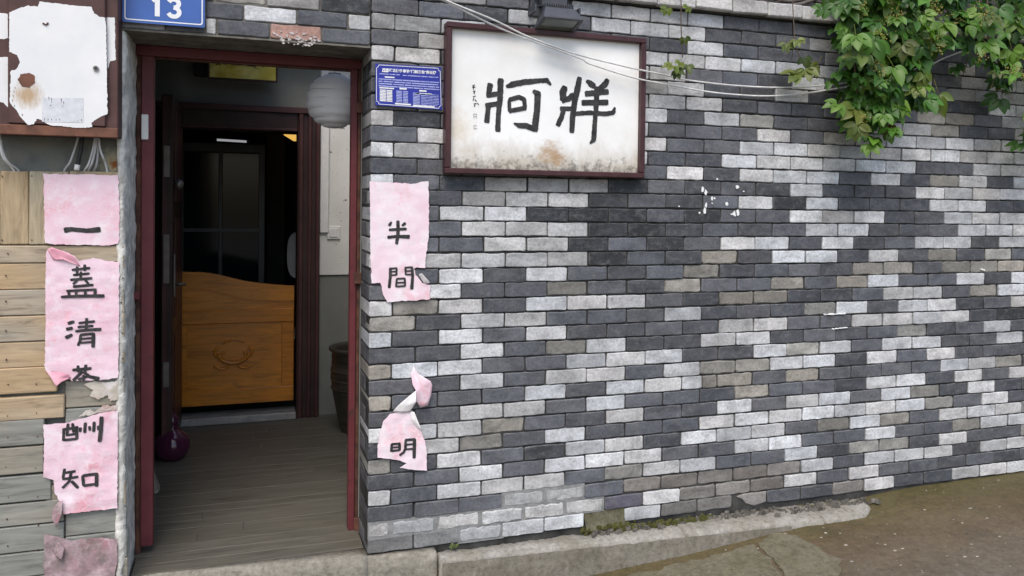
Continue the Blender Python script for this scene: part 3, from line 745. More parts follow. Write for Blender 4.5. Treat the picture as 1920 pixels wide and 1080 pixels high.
# ================================================================== RED STEEL FRAME
FY = 0.29
fr = thing('door_frame', 'dark red painted steel outer door frame without a leaf', 'door frame', (-0.49, FY, 0.0))
mb = MB(); mb.cbox(-0.949, -0.898, FY, FY + 0.05, 0.035, 2.19, 0.003); obj('post', mb, M['red'], fr)
mb = MB(); mb.cbox(-0.971, -0.9495, FY + 0.010, FY + 0.05, 0.0, 2.19, 0.002); obj('post_flange', mb, M['rust'], fr)
mb = MB(); mb.cbox(-0.047, -0.017, FY, FY + 0.05, 0.0, 2.19, 0.003); obj('post', mb, M['red'], fr)
mb = MB(); mb.cbox(-0.0165, 0.0, FY + 0.008, FY + 0.05, 0.0, 2.19, 0.002); obj('post_flange', mb, M['rust'], fr)
mb = MB(); mb.cbox(-0.971, 0.0, FY - 0.004, FY + 0.05, 2.1905, 2.236, 0.003); obj('head_bar', mb, M['red'], fr)
mb = MB(); mb.cbox(-0.898, -0.0475, FY + 0.02, FY + 0.048, 2.182, 2.1903, 0.002); obj('head_stop', mb, M['rust'], fr)
def lug(px0, px1, py0, py1, Y, mat='rust'):
    a = XZ(px0, py0, Y); b = XZ(px1, py1, Y); mb = MB(); mb.cbox(a[0], b[0], Y - 0.004, Y + 0.014, b[1], a[1], 0.002); obj('fixing_lug', mb, M[mat], fr)
lug(240, 262, 548, 562, FY - 0.012, 'red'); lug(241, 250, 560, 578, FY - 0.014); lug(664, 684, 512, 532, FY - 0.012); lug(664, 683, 972, 996, FY - 0.012); lug(668, 682, 190, 212, FY - 0.012)
a = XZ(265, 214, FY - .012); b = XZ(278, 262, FY - .012); mb = MB(); mb.cbox(a[0], b[0], FY - 0.014, FY - 0.0005, b[1], a[1], 0.003); obj('contact_sensor', mb, M['white'], fr)

CZ = 2.66      # porch ceiling
# ================================================================== PORCH: floor, walls, ceiling
IY = 2.45
SLX, SLY = -0.34, 0.37      # light slot in the porch roof: x from SLX, y from SLY to the back wall
fl = struct(obj('floor', MB().zprism([(-0.945, 0.085), (0.306, -0.058), (0.306, 0.004), (0.002, 0.004), (0.002, 0.3), (0.55, 0.3), (0.55, IY + 0.2), (-1.35, IY + 0.2), (-1.35, 0.3), (-0.965, 0.3)], -0.4, -0.014), M['step']))
ys = [-0.062 + 0.062]; y = 0.03
def plank_poly(y0, y1):
    # clip to the outline of the porch
    f = lambda x: 0.085 - 0.1143 * (x + 0.945)           # front edge of the step
    if y1 <= 0.31: xl, xr = -0.962, -0.004
    else: xl, xr = -1.345, 0.545
    return xl, xr
k = 0; y = 0.088
while y < IY - 0.02:
    w = 0.092 + random.uniform(-.004, .004); y1 = min(y + w, IY)
    xl, xr = plank_poly(y, y1)
    cuts = [xl] + sorted(random.uniform(xl + .3, xr - .3) for _ in range(0 if y < 0.3 else 1)) + [xr]
    for a, b in zip(cuts, cuts[1:]):
        mb = MB(); mb.cbox(a + .0006, b - .0006, y + .0008, y1 - .0008, -0.0135, 0.0 + random.uniform(-.0008, .0008), 0.0008); obj('floorboard', mb, M['floor'], fl)
    y = y1; k += 1
# the worn nosing of the step (two lengths)
def nose(xa, xb, y0f, y1f, name='step_edge'):
    n = 30; vs = []; mb = MB()
    for i in range(n + 1):
        x = xa + (xb - xa) * i / n; w = 0.004 * noise.noise((x * 12, 3, 3)) + 0.003 * noise.noise((x * 40, 1, 0))
        yf = y0f(x); yb = y1f(x)
        vs += [(x, yb, -0.013), (x, yb, -0.002 + w * 0.3), (x, yf + 0.012, -0.002 + w * 0.5), (x, yf + w, -0.012), (x, yf - 0.004 + w, -0.06), (x, yf - 0.01, -0.35)]
    mb.add(vs, [(i*6+j, (i+1)*6+j, (i+1)*6+j+1, i*6+j+1) for i in range(n) for j in range(5)] + [tuple(range(6)), tuple(n*6+j for j in range(5, -1, -1))])
    obj(name, mb, M['step'], fl, smooth=True)
fe = lambda x: 0.081 - 0.1158 * (x + 0.911)
nose(-0.96, 0.002, fe, lambda x: 0.0865 if fe(x) < 0.08 else fe(x) + 0.02)
nose(0.003, 0.304, fe, lambda x: 0.003)

struct(obj('wall_back', MB().box(0.095, 0.55, IY, IY + 0.12, 0.0, 1.028).box(-1.36, -1.095, IY, IY + 0.12, 0.0, CZ).box(-1.0955, 0.55, IY + 0.001, IY + 0.12, 2.24, CZ).box(0.0, 0.0955, IY + 0.001, IY + 0.12, 0.0, 1.03), M['plaster']))
struct(obj('wall_right', MB().box(0.55, 0.66, 0.285, IY + 0.12, -0.3, CZ), M['plaster']))
struct(obj('wall_left', MB().box(-1.46, -1.36, 0.285, IY + 0.12, -0.3, CZ), M['plaster']))
# the porch roof stops short of the right-hand wall and leaves a light slot
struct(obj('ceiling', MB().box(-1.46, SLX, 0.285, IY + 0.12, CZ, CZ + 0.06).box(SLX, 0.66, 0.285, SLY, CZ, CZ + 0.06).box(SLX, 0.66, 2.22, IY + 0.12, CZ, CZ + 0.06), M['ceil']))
struct(obj('wall_front', MB().box(-1.46, -0.973, 0.291, 0.36, -0.3, CZ).box(0.001, 0.66, 0.291, 0.36, -0.3, CZ).box(-0.973, 0.001, 0.291, 0.36, 2.238, CZ), M['plaster']))
sb = tag(obj('speckled_board', MB().cbox(0.002, 0.549, IY - 0.012, IY - 0.0005, 1.030, 2.655, 0.002), M['speckle']), 'white speckled wall board beside the inner door', 'wall board')
a = XZ(600, 235, IY); b = XZ(617, 436, IY)
tag(obj('cable_trunking', MB().cbox(0.004, 0.064, IY - 0.032, IY - 0.0125, 1.34, 2.655, 0.003), M['white']), 'white upright cable trunking on the speckled board', 'trunking')
sw = thing('light_switch', 'small square white light switch at the foot of the trunking', 'light switch', (0.10, IY - 0.02, 1.29))
obj('switch_plate', MB().cbox(0.056, 0.148, IY - 0.024, IY - 0.0125, 1.292, 1.388, 0.003), M['white'], sw)
obj('rocker', MB().cbox(0.072, 0.132, IY - 0.029, IY - 0.0242, 1.308, 1.372, 0.002), M['white'], sw)
# dark room beyond the inner door
DRX0, DRX1, DRY1 = -2.2, 1.4, 6.0
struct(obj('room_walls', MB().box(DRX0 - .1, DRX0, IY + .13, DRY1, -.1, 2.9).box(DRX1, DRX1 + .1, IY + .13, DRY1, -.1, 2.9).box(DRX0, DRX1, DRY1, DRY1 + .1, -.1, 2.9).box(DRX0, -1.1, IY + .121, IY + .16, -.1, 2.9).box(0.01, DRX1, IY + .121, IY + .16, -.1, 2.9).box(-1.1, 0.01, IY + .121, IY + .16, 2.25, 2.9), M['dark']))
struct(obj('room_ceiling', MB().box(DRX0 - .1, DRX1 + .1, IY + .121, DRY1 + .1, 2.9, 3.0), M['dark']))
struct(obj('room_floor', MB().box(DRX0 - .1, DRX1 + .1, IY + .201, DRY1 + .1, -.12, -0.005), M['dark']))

# ---- inner door frame
idf = thing('inner_door_frame', 'dark brown moulded frame of the inner door at the back of the porch', 'door frame', (-0.55, IY, 0.0))
for nm, bx in (('jamb', (-0.158, 0.0, IY - 0.045, IY + 0.13, 0.0, 2.238)), ('jamb', (-1.094, -0.985, IY - 0.045, IY + 0.13, 0.0, 2.238)), ('head', (-0.985, -0.158, IY - 0.045, IY + 0.13, 2.06, 2.236))):
    mb = MB(); mb.cbox(*bx, 0.004); o = obj(nm, mb, M['darkwood'], idf)
for a, b in ((-0.150, -0.118), (-0.085, -0.06), (-0.03, -0.004)):
    obj('moulding', MB().cbox(a, b, IY - 0.062, IY - 0.0452, 0.0, 2.236, 0.006), M['darkwood2'], idf)
obj('moulding', MB().cbox(-1.09, -0.004, IY - 0.066, IY - 0.0625, 2.195, 2.236, 0.002), M['darkwood2'], idf)
obj('moulding', MB().cbox(-0.985, -0.16, IY - 0.058, IY - 0.0452, 2.065, 2.085, 0.004), M['darkwood2'], idf)
mb = MB(); mb.cbox(-0.984, -0.1585, IY - 0.075, IY + 0.12, 0.0, 0.052, 0.006); obj('threshold', mb, M['sill'], idf)
# ---- leaf of the inner door, swung open towards us
lf = thing('inner_door_leaf', 'dark brown security door leaf swung open inside the porch', 'door', (-0.95, 2.0, 0.03))
LX0, LX1, LY0, LY1 = -0.985, -0.922, 1.62, IY - 0.05
obj('panel', MB().cbox(LX0, LX1, LY0, LY1, 0.03, 2.19, 0.004), M['darkwood'], lf)
obj('edge_strip', MB().cbox(LX0 + .004, LX0 + 0.03, LY0 - 0.004, LY0 - 0.0003, 0.04, 2.18, 0.001), M['darkwood2'], lf)
for z0, z1 in ((1.70, 1.885), (1.07, 1.36), (0.45, 0.60)):
    obj('lock_plate', MB().cbox(LX0 + 0.012, LX0 + 0.045, LY0 - 0.010, LY0 - 0.0045, z0, z1, 0.001), M['steel'], lf)
for z0, z1 in ((0.2, 0.75), (0.85, 1.45), (1.55, 2.1)):
    obj('raised_field', MB().cbox(LX1 - 0.001, LX1 + 0.006, LY0 + 0.12, LY1 - 0.12, z0, z1, 0.003), M['darkwood2'], lf)
mb = MB()
for k in range(9):
    pass
mb.lathe([(0.0, -0.03), (0.018, -0.026), (0.026, -0.01), (0.026, 0.01), (0.018, 0.026), (0.0, 0.03)], (-0.895, LY0 + 0.05, 1.66), 16, False)
obj('lock_knob', mb, M['steel'], lf, smooth=True)
hpl = obj('handle_plate', MB().cbox(LX1 + .0003, LX1 + 0.012, LY0 + 0.035, LY0 + 0.075, 0.98, 1.24, 0.003), M['steel'], lf)
obj('handle', MB().tube([(LX1 + .01, LY0 + .055, 1.06), (LX1 + .05, LY0 + .055, 1.055), (LX1 + .058, LY0 + .10, 1.05), (LX1 + .055, LY0 + .17, 1.045)], 0.010, 8), M['steel'], hpl, smooth=True)
# ---- half-height swing door
SWY = IY + 0.02
sg = thing('swing_door', 'half-height honey coloured wooden swing door with wavy top and carved emblem', 'door', (-0.55, SWY, 0.12))
TOP = [(345, 510), (375, 510), (400, 513), (430, 520), (460, 527), (490, 531), (520, 534), (548, 536)]
x0 = XZ(322, 600, SWY)[0]; x1 = XZ(551, 600, SWY)[0]
x0 = max(x0, -0.978); x1 = min(x1, -0.165)
zt = lambda x: next((XZ(a, b, SWY)[1] + (XZ(c, d, SWY)[1] - XZ(a, b, SWY)[1]) * (x - XZ(a, b, SWY)[0]) / (XZ(c, d, SWY)[0] - XZ(a, b, SWY)[0]) for (a, b), (c, d) in zip(TOP, TOP[1:]) if x <= XZ(c, d, SWY)[0]), XZ(548, 536, SWY)[1])
zlo = XZ(440, 757, SWY)[1]; zr1 = XZ(440, 580, SWY)[1]; zr0 = XZ(440, 606, SWY)[1]; zb1 = XZ(440, 728, SWY)[1]
xs_ = [x0 + (x1 - x0) * i / 30 for i in range(31)]
obj('door_board', MB().prism([(x, zt(x)) for x in xs_] + [(x1, zlo), (x0, zlo)], SWY, SWY + 0.03), M['honey'], sg)
mb = MB(); mb.prism([(x, zt(x)) for x in xs_] + [(x, zt(x) - 0.105 - 0.02 * math.sin((x - x0) / (x1 - x0) * 3.1)) for x in xs_[::-1]], SWY - 0.011, SWY - 0.0003); obj('top_rail', mb, M['honey'], sg)
obj('middle_rail', MB().cbox(x0, x1, SWY - 0.014, SWY - 0.0003, zr0, zr1, 0.005), M['honey'], sg)
obj('bottom_rail', MB().cbox(x0, x1, SWY - 0.014, SWY - 0.0003, zlo, zb1, 0.005), M['honey'], sg)
obj('stile', MB().cbox(x0, x0 + 0.085, SWY - 0.010, SWY - 0.0003, zb1 + .001, zr0 - .001, 0.004), M['honey'], sg)
obj('stile', MB().cbox(x1 - 0.085, x1, SWY - 0.010, SWY - 0.0003, zb1 + .001, zr0 - .001, 0.004), M['honey'], sg)
c = XZ(438, 662, SWY); mb = MB()
mb.tube([(c[0] + 0.10 * math.cos(a), SWY - 0.010, c[1] + 0.07 * math.sin(a)) for a in [math.pi + math.pi * i / 16 for i in range(17)]], 0.014, 8)
mb.tube([(c[0] - 0.07 + 0.14 * i / 8, SWY - 0.004, c[1] + 0.075 + 0.02 * math.sin(math.pi * i / 8)) for i in range(9)], 0.007, 8)
for s in (-1, 1): mb.tube([(c[0] + s * (0.10 + 0.03 * math.sin(i * .8)), SWY - 0.008, c[1] + 0.01 + 0.03 * math.cos(i * .8)) for i in range(7)], 0.010, 8)
for s in (-1, 1): mb.tube([(c[0] + s * (0.03 + 0.02 * i), SWY - 0.007, c[1] - 0.09 - 0.02 * math.sin(i * .7)) for i in range(6)], 0.009, 8)
obj('carved_emblem', mb, M['honey'], sg, smooth=True)
obj('carved_field', MB().prism([(c[0] + 0.085 * math.cos(6.283 * i / 24), c[1] + 0.03 + 0.05 * math.sin(6.283 * i / 24)) for i in range(24)], SWY - 0.005, SWY - 0.0002), M['honey'], sg)
# ---- things in the dark room
ch = thing('chair', 'pale rounded chair back half hidden behind the inner door jamb', 'chair', (-0.02, 3.3, 0))
c = XZ(562, 478, 3.2)
obj('backrest', MB().prism([(c[0] + 0.10 * math.copysign(abs(math.cos(a)) ** .6, math.cos(a)), c[1] + 0.19 * math.copysign(abs(math.sin(a)) ** .8, math.sin(a))) for a in [6.283 * i / 28 for i in range(28)]], 3.18, 3.22), M['chair'], ch)
obj('seat', MB().cbox(c[0] - .2, c[0] + .2, 3.2, 3.62, 0.44, 0.48, 0.01), M['chair'], ch)
for sx_ in (-.17, .17):
    for yy in (3.24, 3.58): obj('leg', MB().tube([(c[0] + sx_, yy, 0), (c[0] + sx_ * .9, yy, .44)], 0.016, 8), M['darkwood'], ch)
for sx_ in (-.06, .06): obj('back_post', MB().tube([(c[0] + sx_, 3.24, 0.47), (c[0] + sx_, 3.22, c[1] - .1)], 0.012, 8), M['darkwood'], ch)
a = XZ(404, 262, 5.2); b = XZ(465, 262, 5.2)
tl = thing('pale_glint', 'faint glowing white strip standing in for a glint deep in the dark room', 'lamp', (a[0], 5.2, a[1]))  # added glowing tube and caps, set where a pale glint shows
obj('tube', MB().tube([(a[0] + .01, 5.2, a[1]), (b[0] - .01, 5.2, b[1] - .02)], 0.012, 10), M['paleglint'], tl)
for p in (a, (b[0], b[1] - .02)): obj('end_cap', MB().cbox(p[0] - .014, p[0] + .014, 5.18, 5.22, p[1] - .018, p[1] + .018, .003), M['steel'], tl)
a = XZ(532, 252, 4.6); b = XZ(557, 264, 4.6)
wl = thing('warm_glint', 'small glowing orange shape standing in for a glint beside the inner door opening', 'lamp', ((a[0] + b[0]) / 2, 4.6, a[1]))  # added glowing piece and bracket, standing in for an orange reflected glint
obj('glint_body', MB().prism([(a[0], a[1]), (b[0], a[1]), (b[0], b[1]), (b[0] - .03, b[1])], 4.58, 4.66), M['warmglint'], wl)
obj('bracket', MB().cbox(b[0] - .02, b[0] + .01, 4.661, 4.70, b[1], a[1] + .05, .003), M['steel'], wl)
a = XZ(500, 300, 5.0); b = XZ(535, 300, 5.0)
tag(obj('room_partition', MB().cbox(a[0], b[0], 5.0, 5.06, 0.0, 2.88, .005), simple('grey_partition', (0.06, 0.066, 0.066), .6, .2, 4, bump=0)), 'narrow grey upright partition post in the dark room', 'partition')

cb = thing('display_cabinet', 'tall glass-fronted cabinet with grey frame in the dark room', 'cabinet', (-0.75, 3.75, 0.0))
ca_ = XZ(340, 300, 3.7); cb_ = XZ(497, 300, 3.7); cxa, cxb = ca_[0] - .05, cb_[0]
grey_ = simple('cabinet_frame', (0.10, 0.112, 0.118), .4, .2, 5, bump=0.0)
obj('cabinet_body', MB().cbox(cxa, cxb, 3.72, 4.1, 0.0, 2.05, .004), M['dark'], cb)
for x0_, x1_ in ((cxa, cxa + .07), (cxb - .05, cxb), ((cxa + cxb) / 2 - .015, (cxa + cxb) / 2 + .015)): obj('stile', MB().cbox(x0_, x1_, 3.70, 3.7195, 0.0, 2.05, .003), grey_, cb)
for z0_, z1_ in ((1.98, 2.05), (1.30, 1.33), (0.0, 0.12)): obj('rail', MB().cbox(cxa, cxb, 3.695, 3.6995, z0_, z1_, .001), grey_, cb)
gl = NT('dark_glass'); gl.out((0.010, 0.015, 0.019), 0.10, spec=0.22)
for x0_, x1_ in ((cxa + .071, (cxa + cxb) / 2 - .016), ((cxa + cxb) / 2 + .016, cxb - .051)): obj('glass_door', MB().cbox(x0_, x1_, 3.708, 3.7185, 0.13, 1.97, .001), gl.m, cb)

# ---- gold plaque over the inner door
GY = 2.30
gp = thing('gold_plaque', 'shiny gold plaque with black writing hanging over the inner door', 'plaque', (-0.53, GY, 2.38))
a = XZ(393, 78, GY); b = XZ(517, 157, GY)
gm = Matrix.Translation((0, GY, b[1])) @ Matrix.Rotation(math.radians(8), 4, 'X') @ Matrix.Translation((0, -GY, -b[1]))
def gobj(nm, mb, mat):
    mb.v = [tuple(gm @ Vector(v)) for v in mb.v]; return obj(nm, mb, mat, gp)
gobj('plate', MB().cbox(a[0], b[0], GY, GY + 0.012, b[1] + .02, a[1], 0.002), M['gold'])
gobj('edge_trim', MB().cbox(b[0] + .0005, b[0] + .012, GY - .004, GY + 0.02, b[1] + .005, a[1], 0.002).cbox(a[0] - .012, a[0] - .0005, GY - .004, GY + .02, b[1] + .005, a[1], .002).cbox(a[0], b[0], GY - .004, GY + .02, b[1] + .005, b[1] + .0195, .002), M['darkwood'])
mbk = MB()
zz = b[1] + 0.12
for i in range(7):
    xx = a[0] + 0.02 + (b[0] - a[0] - 0.04) * (i + .5) / 7
    for q in range(4):
        dx = random.uniform(-.02, .02); dz = random.uniform(-.012, .03); l = random.uniform(.01, .025); an = random.choice((0, 1.57, .6, -.6))
        mbk.prism([(xx + dx - l * math.cos(an) - .003 * math.sin(an), zz + dz - l * math.sin(an) + .003 * math.cos(an)), (xx + dx + l * math.cos(an), zz + dz + l * math.sin(an) + .004), (xx + dx + l * math.cos(an) + .002, zz + dz + l * math.sin(an) - .004), (xx + dx - l * math.cos(an) + .003 * math.sin(an), zz + dz - l * math.sin(an) - .003 * math.cos(an))], GY - .0016 - .0002 * (i * 4 + q), GY - .0002)
stuff(gobj('lettering', mbk, M['black']))
a2 = XZ(363, 82, GY + .05); b2 = XZ(391, 142, GY + .05)
tag(obj('wall_box', MB().cbox(a2[0], b2[0] - .012, GY + 0.05, IY - 0.0005, b2[1], a2[1], .004), M['blackplastic']), 'small black box on the porch wall beside the gold plaque', 'box')

# ---- paper lantern
LC = Vector(W(627, 190, 0.51)); LR = 0.139
pl = thing('paper_lantern', 'round white paper lantern hanging inside the doorway', 'lantern', LC)
mb = MB(); prof = []; NR = 8
for i in range(NR * 4 + 1):
    t = -math.pi / 2 + math.pi * (0.06 + 0.88 * i / (NR * 4)); r = LR * math.cos(t); z = LR * 0.98 * math.sin(t)
    k = abs(math.sin(math.pi * i / 4.0)); sc = 1.0 - 0.045 * (1 - k) ** 1.5
    prof.append((r * sc, z * sc))
mb.lathe(prof, LC, 48, False)
mb.v = [tuple(Vector(v) + 0.003 * noise.noise(Vector(v) * 14) * (Vector(v) - LC).normalized()) for v in mb.v]
obj('paper_globe', mb, M['lantern'], pl, smooth=True)
for i in range(1, NR):
    t = -math.pi / 2 + math.pi * (0.06 + 0.88 * i / NR); r = LR * 0.957 * math.cos(t); z = LR * 0.98 * 0.957 * math.sin(t)
    obj('rib', MB().tube([(LC.x + r * math.cos(6.283 * k / 40), LC.y + r * math.sin(6.283 * k / 40), LC.z + z + .004 * math.sin(6.283 * k / 40 + i)) for k in range(41)], .0016, 5), M['greycable'], pl, True)
obj('top_ring', MB().tube([(LC.x + .03 * math.cos(6.283 * i / 16), LC.y + .03 * math.sin(6.283 * i / 16), LC.z + LR * .965) for i in range(17)], .003, 6), M['steel'], pl)
obj('hanging_wire', MB().tube([(LC.x, LC.y, LC.z + LR * .6), (LC.x, LC.y, 2.47)], .0015, 6), M['steel'], pl)
obj('hook', MB().tube([(LC.x, 0.361, 2.50), (LC.x, LC.y - .03, 2.50), (LC.x, LC.y, 2.485), (LC.x, LC.y + .004, 2.468)], .004, 6), M['steel'], pl)

# ---- gourd vase, urn, wood block
vp = WZ(321, 868, 0.0)
VC = (vp.x, vp.y + 0.07, 0.0)
prof = [(0.0, 0.0), (0.055, 0.001), (0.062, 0.006), (0.088, 0.035), (0.104, 0.075), (0.104, 0.105), (0.090, 0.14), (0.062, 0.168), (0.040, 0.186), (0.032, 0.200), (0.031, 0.21), (0.036, 0.222), (0.0385, 0.238), (0.036, 0.254), (0.028, 0.268), (0.019, 0.279), (0.014, 0.290), (0.015, 0.298), (0.019, 0.302), (0.012, 0.302), (0.0, 0.296)]
va = thing('gourd_vase', 'glossy dark purple gourd-shaped vase on the porch floor', 'vase', VC)
obj('vase_body', MB().lathe([(r * 0.97, z * .97) for r, z in prof], (VC[0], VC[1], 0.0015), 40, False), M['vase'], va, smooth=True)
obj('neck_ring', MB().lathe([(0.0335, 0.197), (0.0365, 0.2), (0.0365, 0.205), (0.0335, 0.208)], VC, 32, False), M['vase'], va, smooth=True)
up = W(617, 655, 2.0)
UR = 0.25; UC = (up.x + UR, 2.0, 0.0)
ur = thing('clay_urn', 'big brown ribbed clay urn behind the right door post', 'urn', UC)
prof = [(0.0, 0.0), (0.165, 0.0), (0.175, 0.02), (0.20, 0.14), (0.225, 0.27), (0.238, 0.38), (0.236, 0.44)]
for i in range(5): prof += [(0.228 + .006 * (i % 2), 0.45 + .02 * i)]
prof += [(0.232, 0.545), (0.25, 0.555), (0.25, 0.572), (0.232, 0.575), (0.222, 0.55), (0.21, 0.3), (0.16, 0.03), (0.0, 0.03)]
obj('urn_body', MB().lathe(prof, (UC[0], UC[1], .0015), 48, False), M['urn'], ur, smooth=True)
for z in (0.30, 0.36, 0.42): obj('rib', MB().tube([(UC[0] + (.232 + .02 * (z - .3)) * math.cos(6.283 * i / 32), UC[1] + (.232 + .02 * (z - .3)) * math.sin(6.283 * i / 32), z) for i in range(33)], .006, 6), M['urn'], ur, smooth=True)
mb = MB(); bmx = Matrix.Translation(W(296, 925, 1.1)) @ Matrix.Rotation(math.radians(-20), 4, 'Y')
mb.cbox(-.012, .012, -.04, .04, 0.0, 0.155, 0.002, 0.003, bmx); zmin = min(v[2] for v in mb.v); mb.v = [(x, y, z - zmin + .001) for x, y, z in mb.v]
wb = tag(obj('wood_block', mb, M['plank_g']), 'small pale wooden wedge leaning behind the left door post', 'wood block')

# ================================================================== METER BOX
BY = -0.12
mbx = thing('meter_box', 'wall-mounted meter box with white paint peeling off brown metal', 'meter box', (-1.2, -0.06, 1.80))
x1 = -0.986; x0 = -1.42; z0 = 1.803; z1 = 2.55
obj('case', MB().cbox(x0 - .012, x1, BY + 0.012, 0.0215, z0, z1, 0.004), M['boxbrown'], mbx)
obj('bottom_rim', MB().cbox(x0 - .006, x1 + .001, BY - 0.002, BY + .0118, z0 - .004, z0 + 0.034, 0.003), M['boxrust'], mbx)
a = XZ(15, 230, BY); b = XZ(198, 10, BY)
dr = obj('box_door', MB().cbox(a[0], b[0], BY - 0.004, BY + 0.0115, z0 + .038, z1 - .02, 0.003), M['boxbrown'], mbx)
def sheet(name, pxpts, Y, mat, parent, th=0.0007, rag=0.002, sub=5):
    pts = [XZ(x, y, Y) for x, y in pxpts]; out = []
    for (a, b), (c, d) in zip(pts, pts[1:] + pts[:1]):
        L = math.hypot(c - a, d - b); k = max(1, int(L / 0.006))
        for i in range(k):
            t = i / k; x = a + (c - a) * t; z = b + (d - b) * t
            out.append((x + rag * noise.noise((x * 120, z * 120, 1)) * 1.6, z + rag * noise.noise((x * 120, z * 120, 9)) * 1.6))
    mb = MB().prism(out, Y - th, Y); o = obj(name, mb, mat, parent)
    bm = bmesh.new(); bm.from_mesh(o.data); bmesh.ops.triangulate(bm, faces=[f for f in bm.faces if len(f.verts) > 4]); bm.to_mesh(o.data); bm.free(); return o
Z1 = lambda pts: crop(0, 0, 3, pts)
sheet('paint_layer', Z1([(52, 72), (110, 45), (160, 32), (215, 38), (222, 10), (300, 18), (420, 32), (515, 38), (530, 75), (560, 95), (594, 100), (600, 300), (604, 640), (545, 668), (515, 690), (520, 716), (440, 720), (370, 712), (280, 705), (230, 675), (205, 668), (190, 700), (155, 702), (110, 650), (95, 620), (55, 580), (60, 400), (98, 385), (112, 350), (95, 310), (52, 290)]), BY - .0042, M['boxpaint'], mbx)
sheet('paint_layer', Z1([(-40, 70), (44, 78), (45, 215), (10, 220), (-40, 215)]), BY + .0116, M['boxpaint'], mbx)
sheet('paint_layer', Z1([(-40, 320), (48, 322), (50, 610), (20, 580), (-40, 560)]), BY + .0116, M['boxpaint'], mbx)
sheet('paint_layer', Z1([(600, 98), (645, 100), (652, 340), (620, 345), (606, 395), (602, 300)]), BY + .0116, M['boxpaint'], mbx)
sheet('rust_spot', Z1([(100, 450), (115, 420), (160, 408), (195, 425), (197, 465), (165, 490), (125, 488)]), BY - .0056, M['boxrust'], mbx)
p = W(540 / 3, 385 / 3, BY - .006); obj('lock', MB().tube([(p.x, p.y + .004, p.z), (p.x, p.y - .006, p.z)], .010, 16), M['steel'], dr)
obj('lock_core', MB().tube([(p.x, p.y - .0062, p.z), (p.x, p.y - .009, p.z)], .005, 12), M['blackplastic'], dr)
# faint remains of stencilled print on the door
mb = MB()
for x, y, w, h in [(275, 545, 5, 22), (290, 552, 4, 30), (283, 590, 8, 8), (345, 555, 5, 25), (358, 570, 5, 20), (350, 596, 8, 6), (250, 665, 4, 16), (270, 667, 5, 14), (290, 668, 5, 12), (315, 670, 5, 10), (335, 668, 4, 14), (252, 560, 3, 10), (458, 670, 5, 14), (437, 678, 5, 6), (460, 612, 4, 8), (85, 490, 4, 10), (80, 510, 4, 12), (75, 535, 4, 12), (70, 560, 4, 14), (82, 590, 5, 12), (125, 640, 5, 14)]:
    a = XZ(x / 3, y / 3, BY); b = XZ((x + w) / 3, (y + h) / 3, BY); mb.prism([(a[0], a[1]), (b[0], a[1] - .002), (b[0] - .001, b[1]), (a[0] + .001, b[1] + .001)], BY - .0062, BY - .0050)
stuff(obj('stencil_print', mb, M['ink2'], dr))
sheet('old_label', Z1([(238, 550), (470, 552), (468, 690), (236, 685)]), BY - .0055, simple('grey_label', (0.62, 0.64, 0.67), .6, .12, 40, bump=0.05), mbx, .0004, .0005)
obj('hinge_scar', MB().tube([W(240 / 3, 130 / 3, BY - .007), W(258 / 3, 140 / 3, BY - .007), W(272 / 3, 128 / 3, BY - .007)], .003, 6), M['rust'], mbx)
# cables hanging under the box
def smooth_path(pts, n=8):
    pts = [Vector(p) for p in pts]; out = []
    q = [pts[0]] + pts + [pts[-1]]
    for i in range(1, len(q) - 2):
        for k in range(n):
            t = k / n; a, b, c, d = q[i-1], q[i], q[i+1], q[i+2]
            out.append(0.5 * ((2*b) + (c - a) * t + (2*a - 5*b + 4*c - d) * t*t + (3*b - a - 3*c + d) * t**3))
    out.append(pts[-1]); return out
C3 = lambda pts: crop(0, 240, 4.5, pts)
def cab(pts, r, mat, lab, Y=-0.02, cut=True):
    P = [W(x, y, Y) for x, y in C3(pts)]
    P[-1].y = 0.008; P.append(P[-1] + Vector((0.01, 0.012, -0.06)))
    P[0] = P[0] + Vector((0, 0, 0.01))
    return tag(obj('cable', MB().tube(smooth_path(P), r, 8), M[mat], None, True), lab, 'cable', 'cables hanging under the meter box')
cab([(-8, 40), (5, 150), (30, 250), (100, 355)], .0045, 'cable', 'white cable curving down at the far left end of the meter box')
cab([(8, 120), (25, 200), (70, 290), (140, 360)], .004, 'greycable', 'grey cable curving beside the white one at the left end of the meter box')
cab([(660, 95), (630, 180), (590, 290), (530, 370)], .0042, 'greycable', 'pale grey cable sweeping left beside the black one under the meter box')
cab([(805, 100), (780, 200), (745, 310), (700, 372)], .0042, 'cable', 'white cable in the bunch dropping left under the meter box')
cab([(815, 100), (800, 200), (775, 300), (730, 372)], .0042, 'greycable', 'grey cable in the middle of the bunch under the meter box', -0.03)
cab([(825, 100), (825, 220), (810, 320), (785, 372)], .0042, 'greycable', 'grey cable hanging straightest in the bunch under the meter box', -0.015)
cab([(830, 100), (845, 180), (870, 250), (878, 290)], .0042, 'cable', 'short white cable bending right towards the rust stain')
bc = thing('cable', 'black cable end with a white cap under the meter box', 'cable', W(145, 300, -.02), 'cables hanging under the meter box')
pp = [W(x, y, -.02) for x, y in C3([(690, 80), (685, 170), (668, 250), (655, 325)])]
obj('cable_sheath', MB().tube(smooth_path(pp), .0075, 8), M['blackplastic'], bc, True)
q = W(*C3([(650, 335)])[0], -.02); obj('end_cap', MB().tube([q + Vector((.002, 0, .012)), q - Vector((.002, 0, .010))], .0098, 10), M['white'], bc, True)

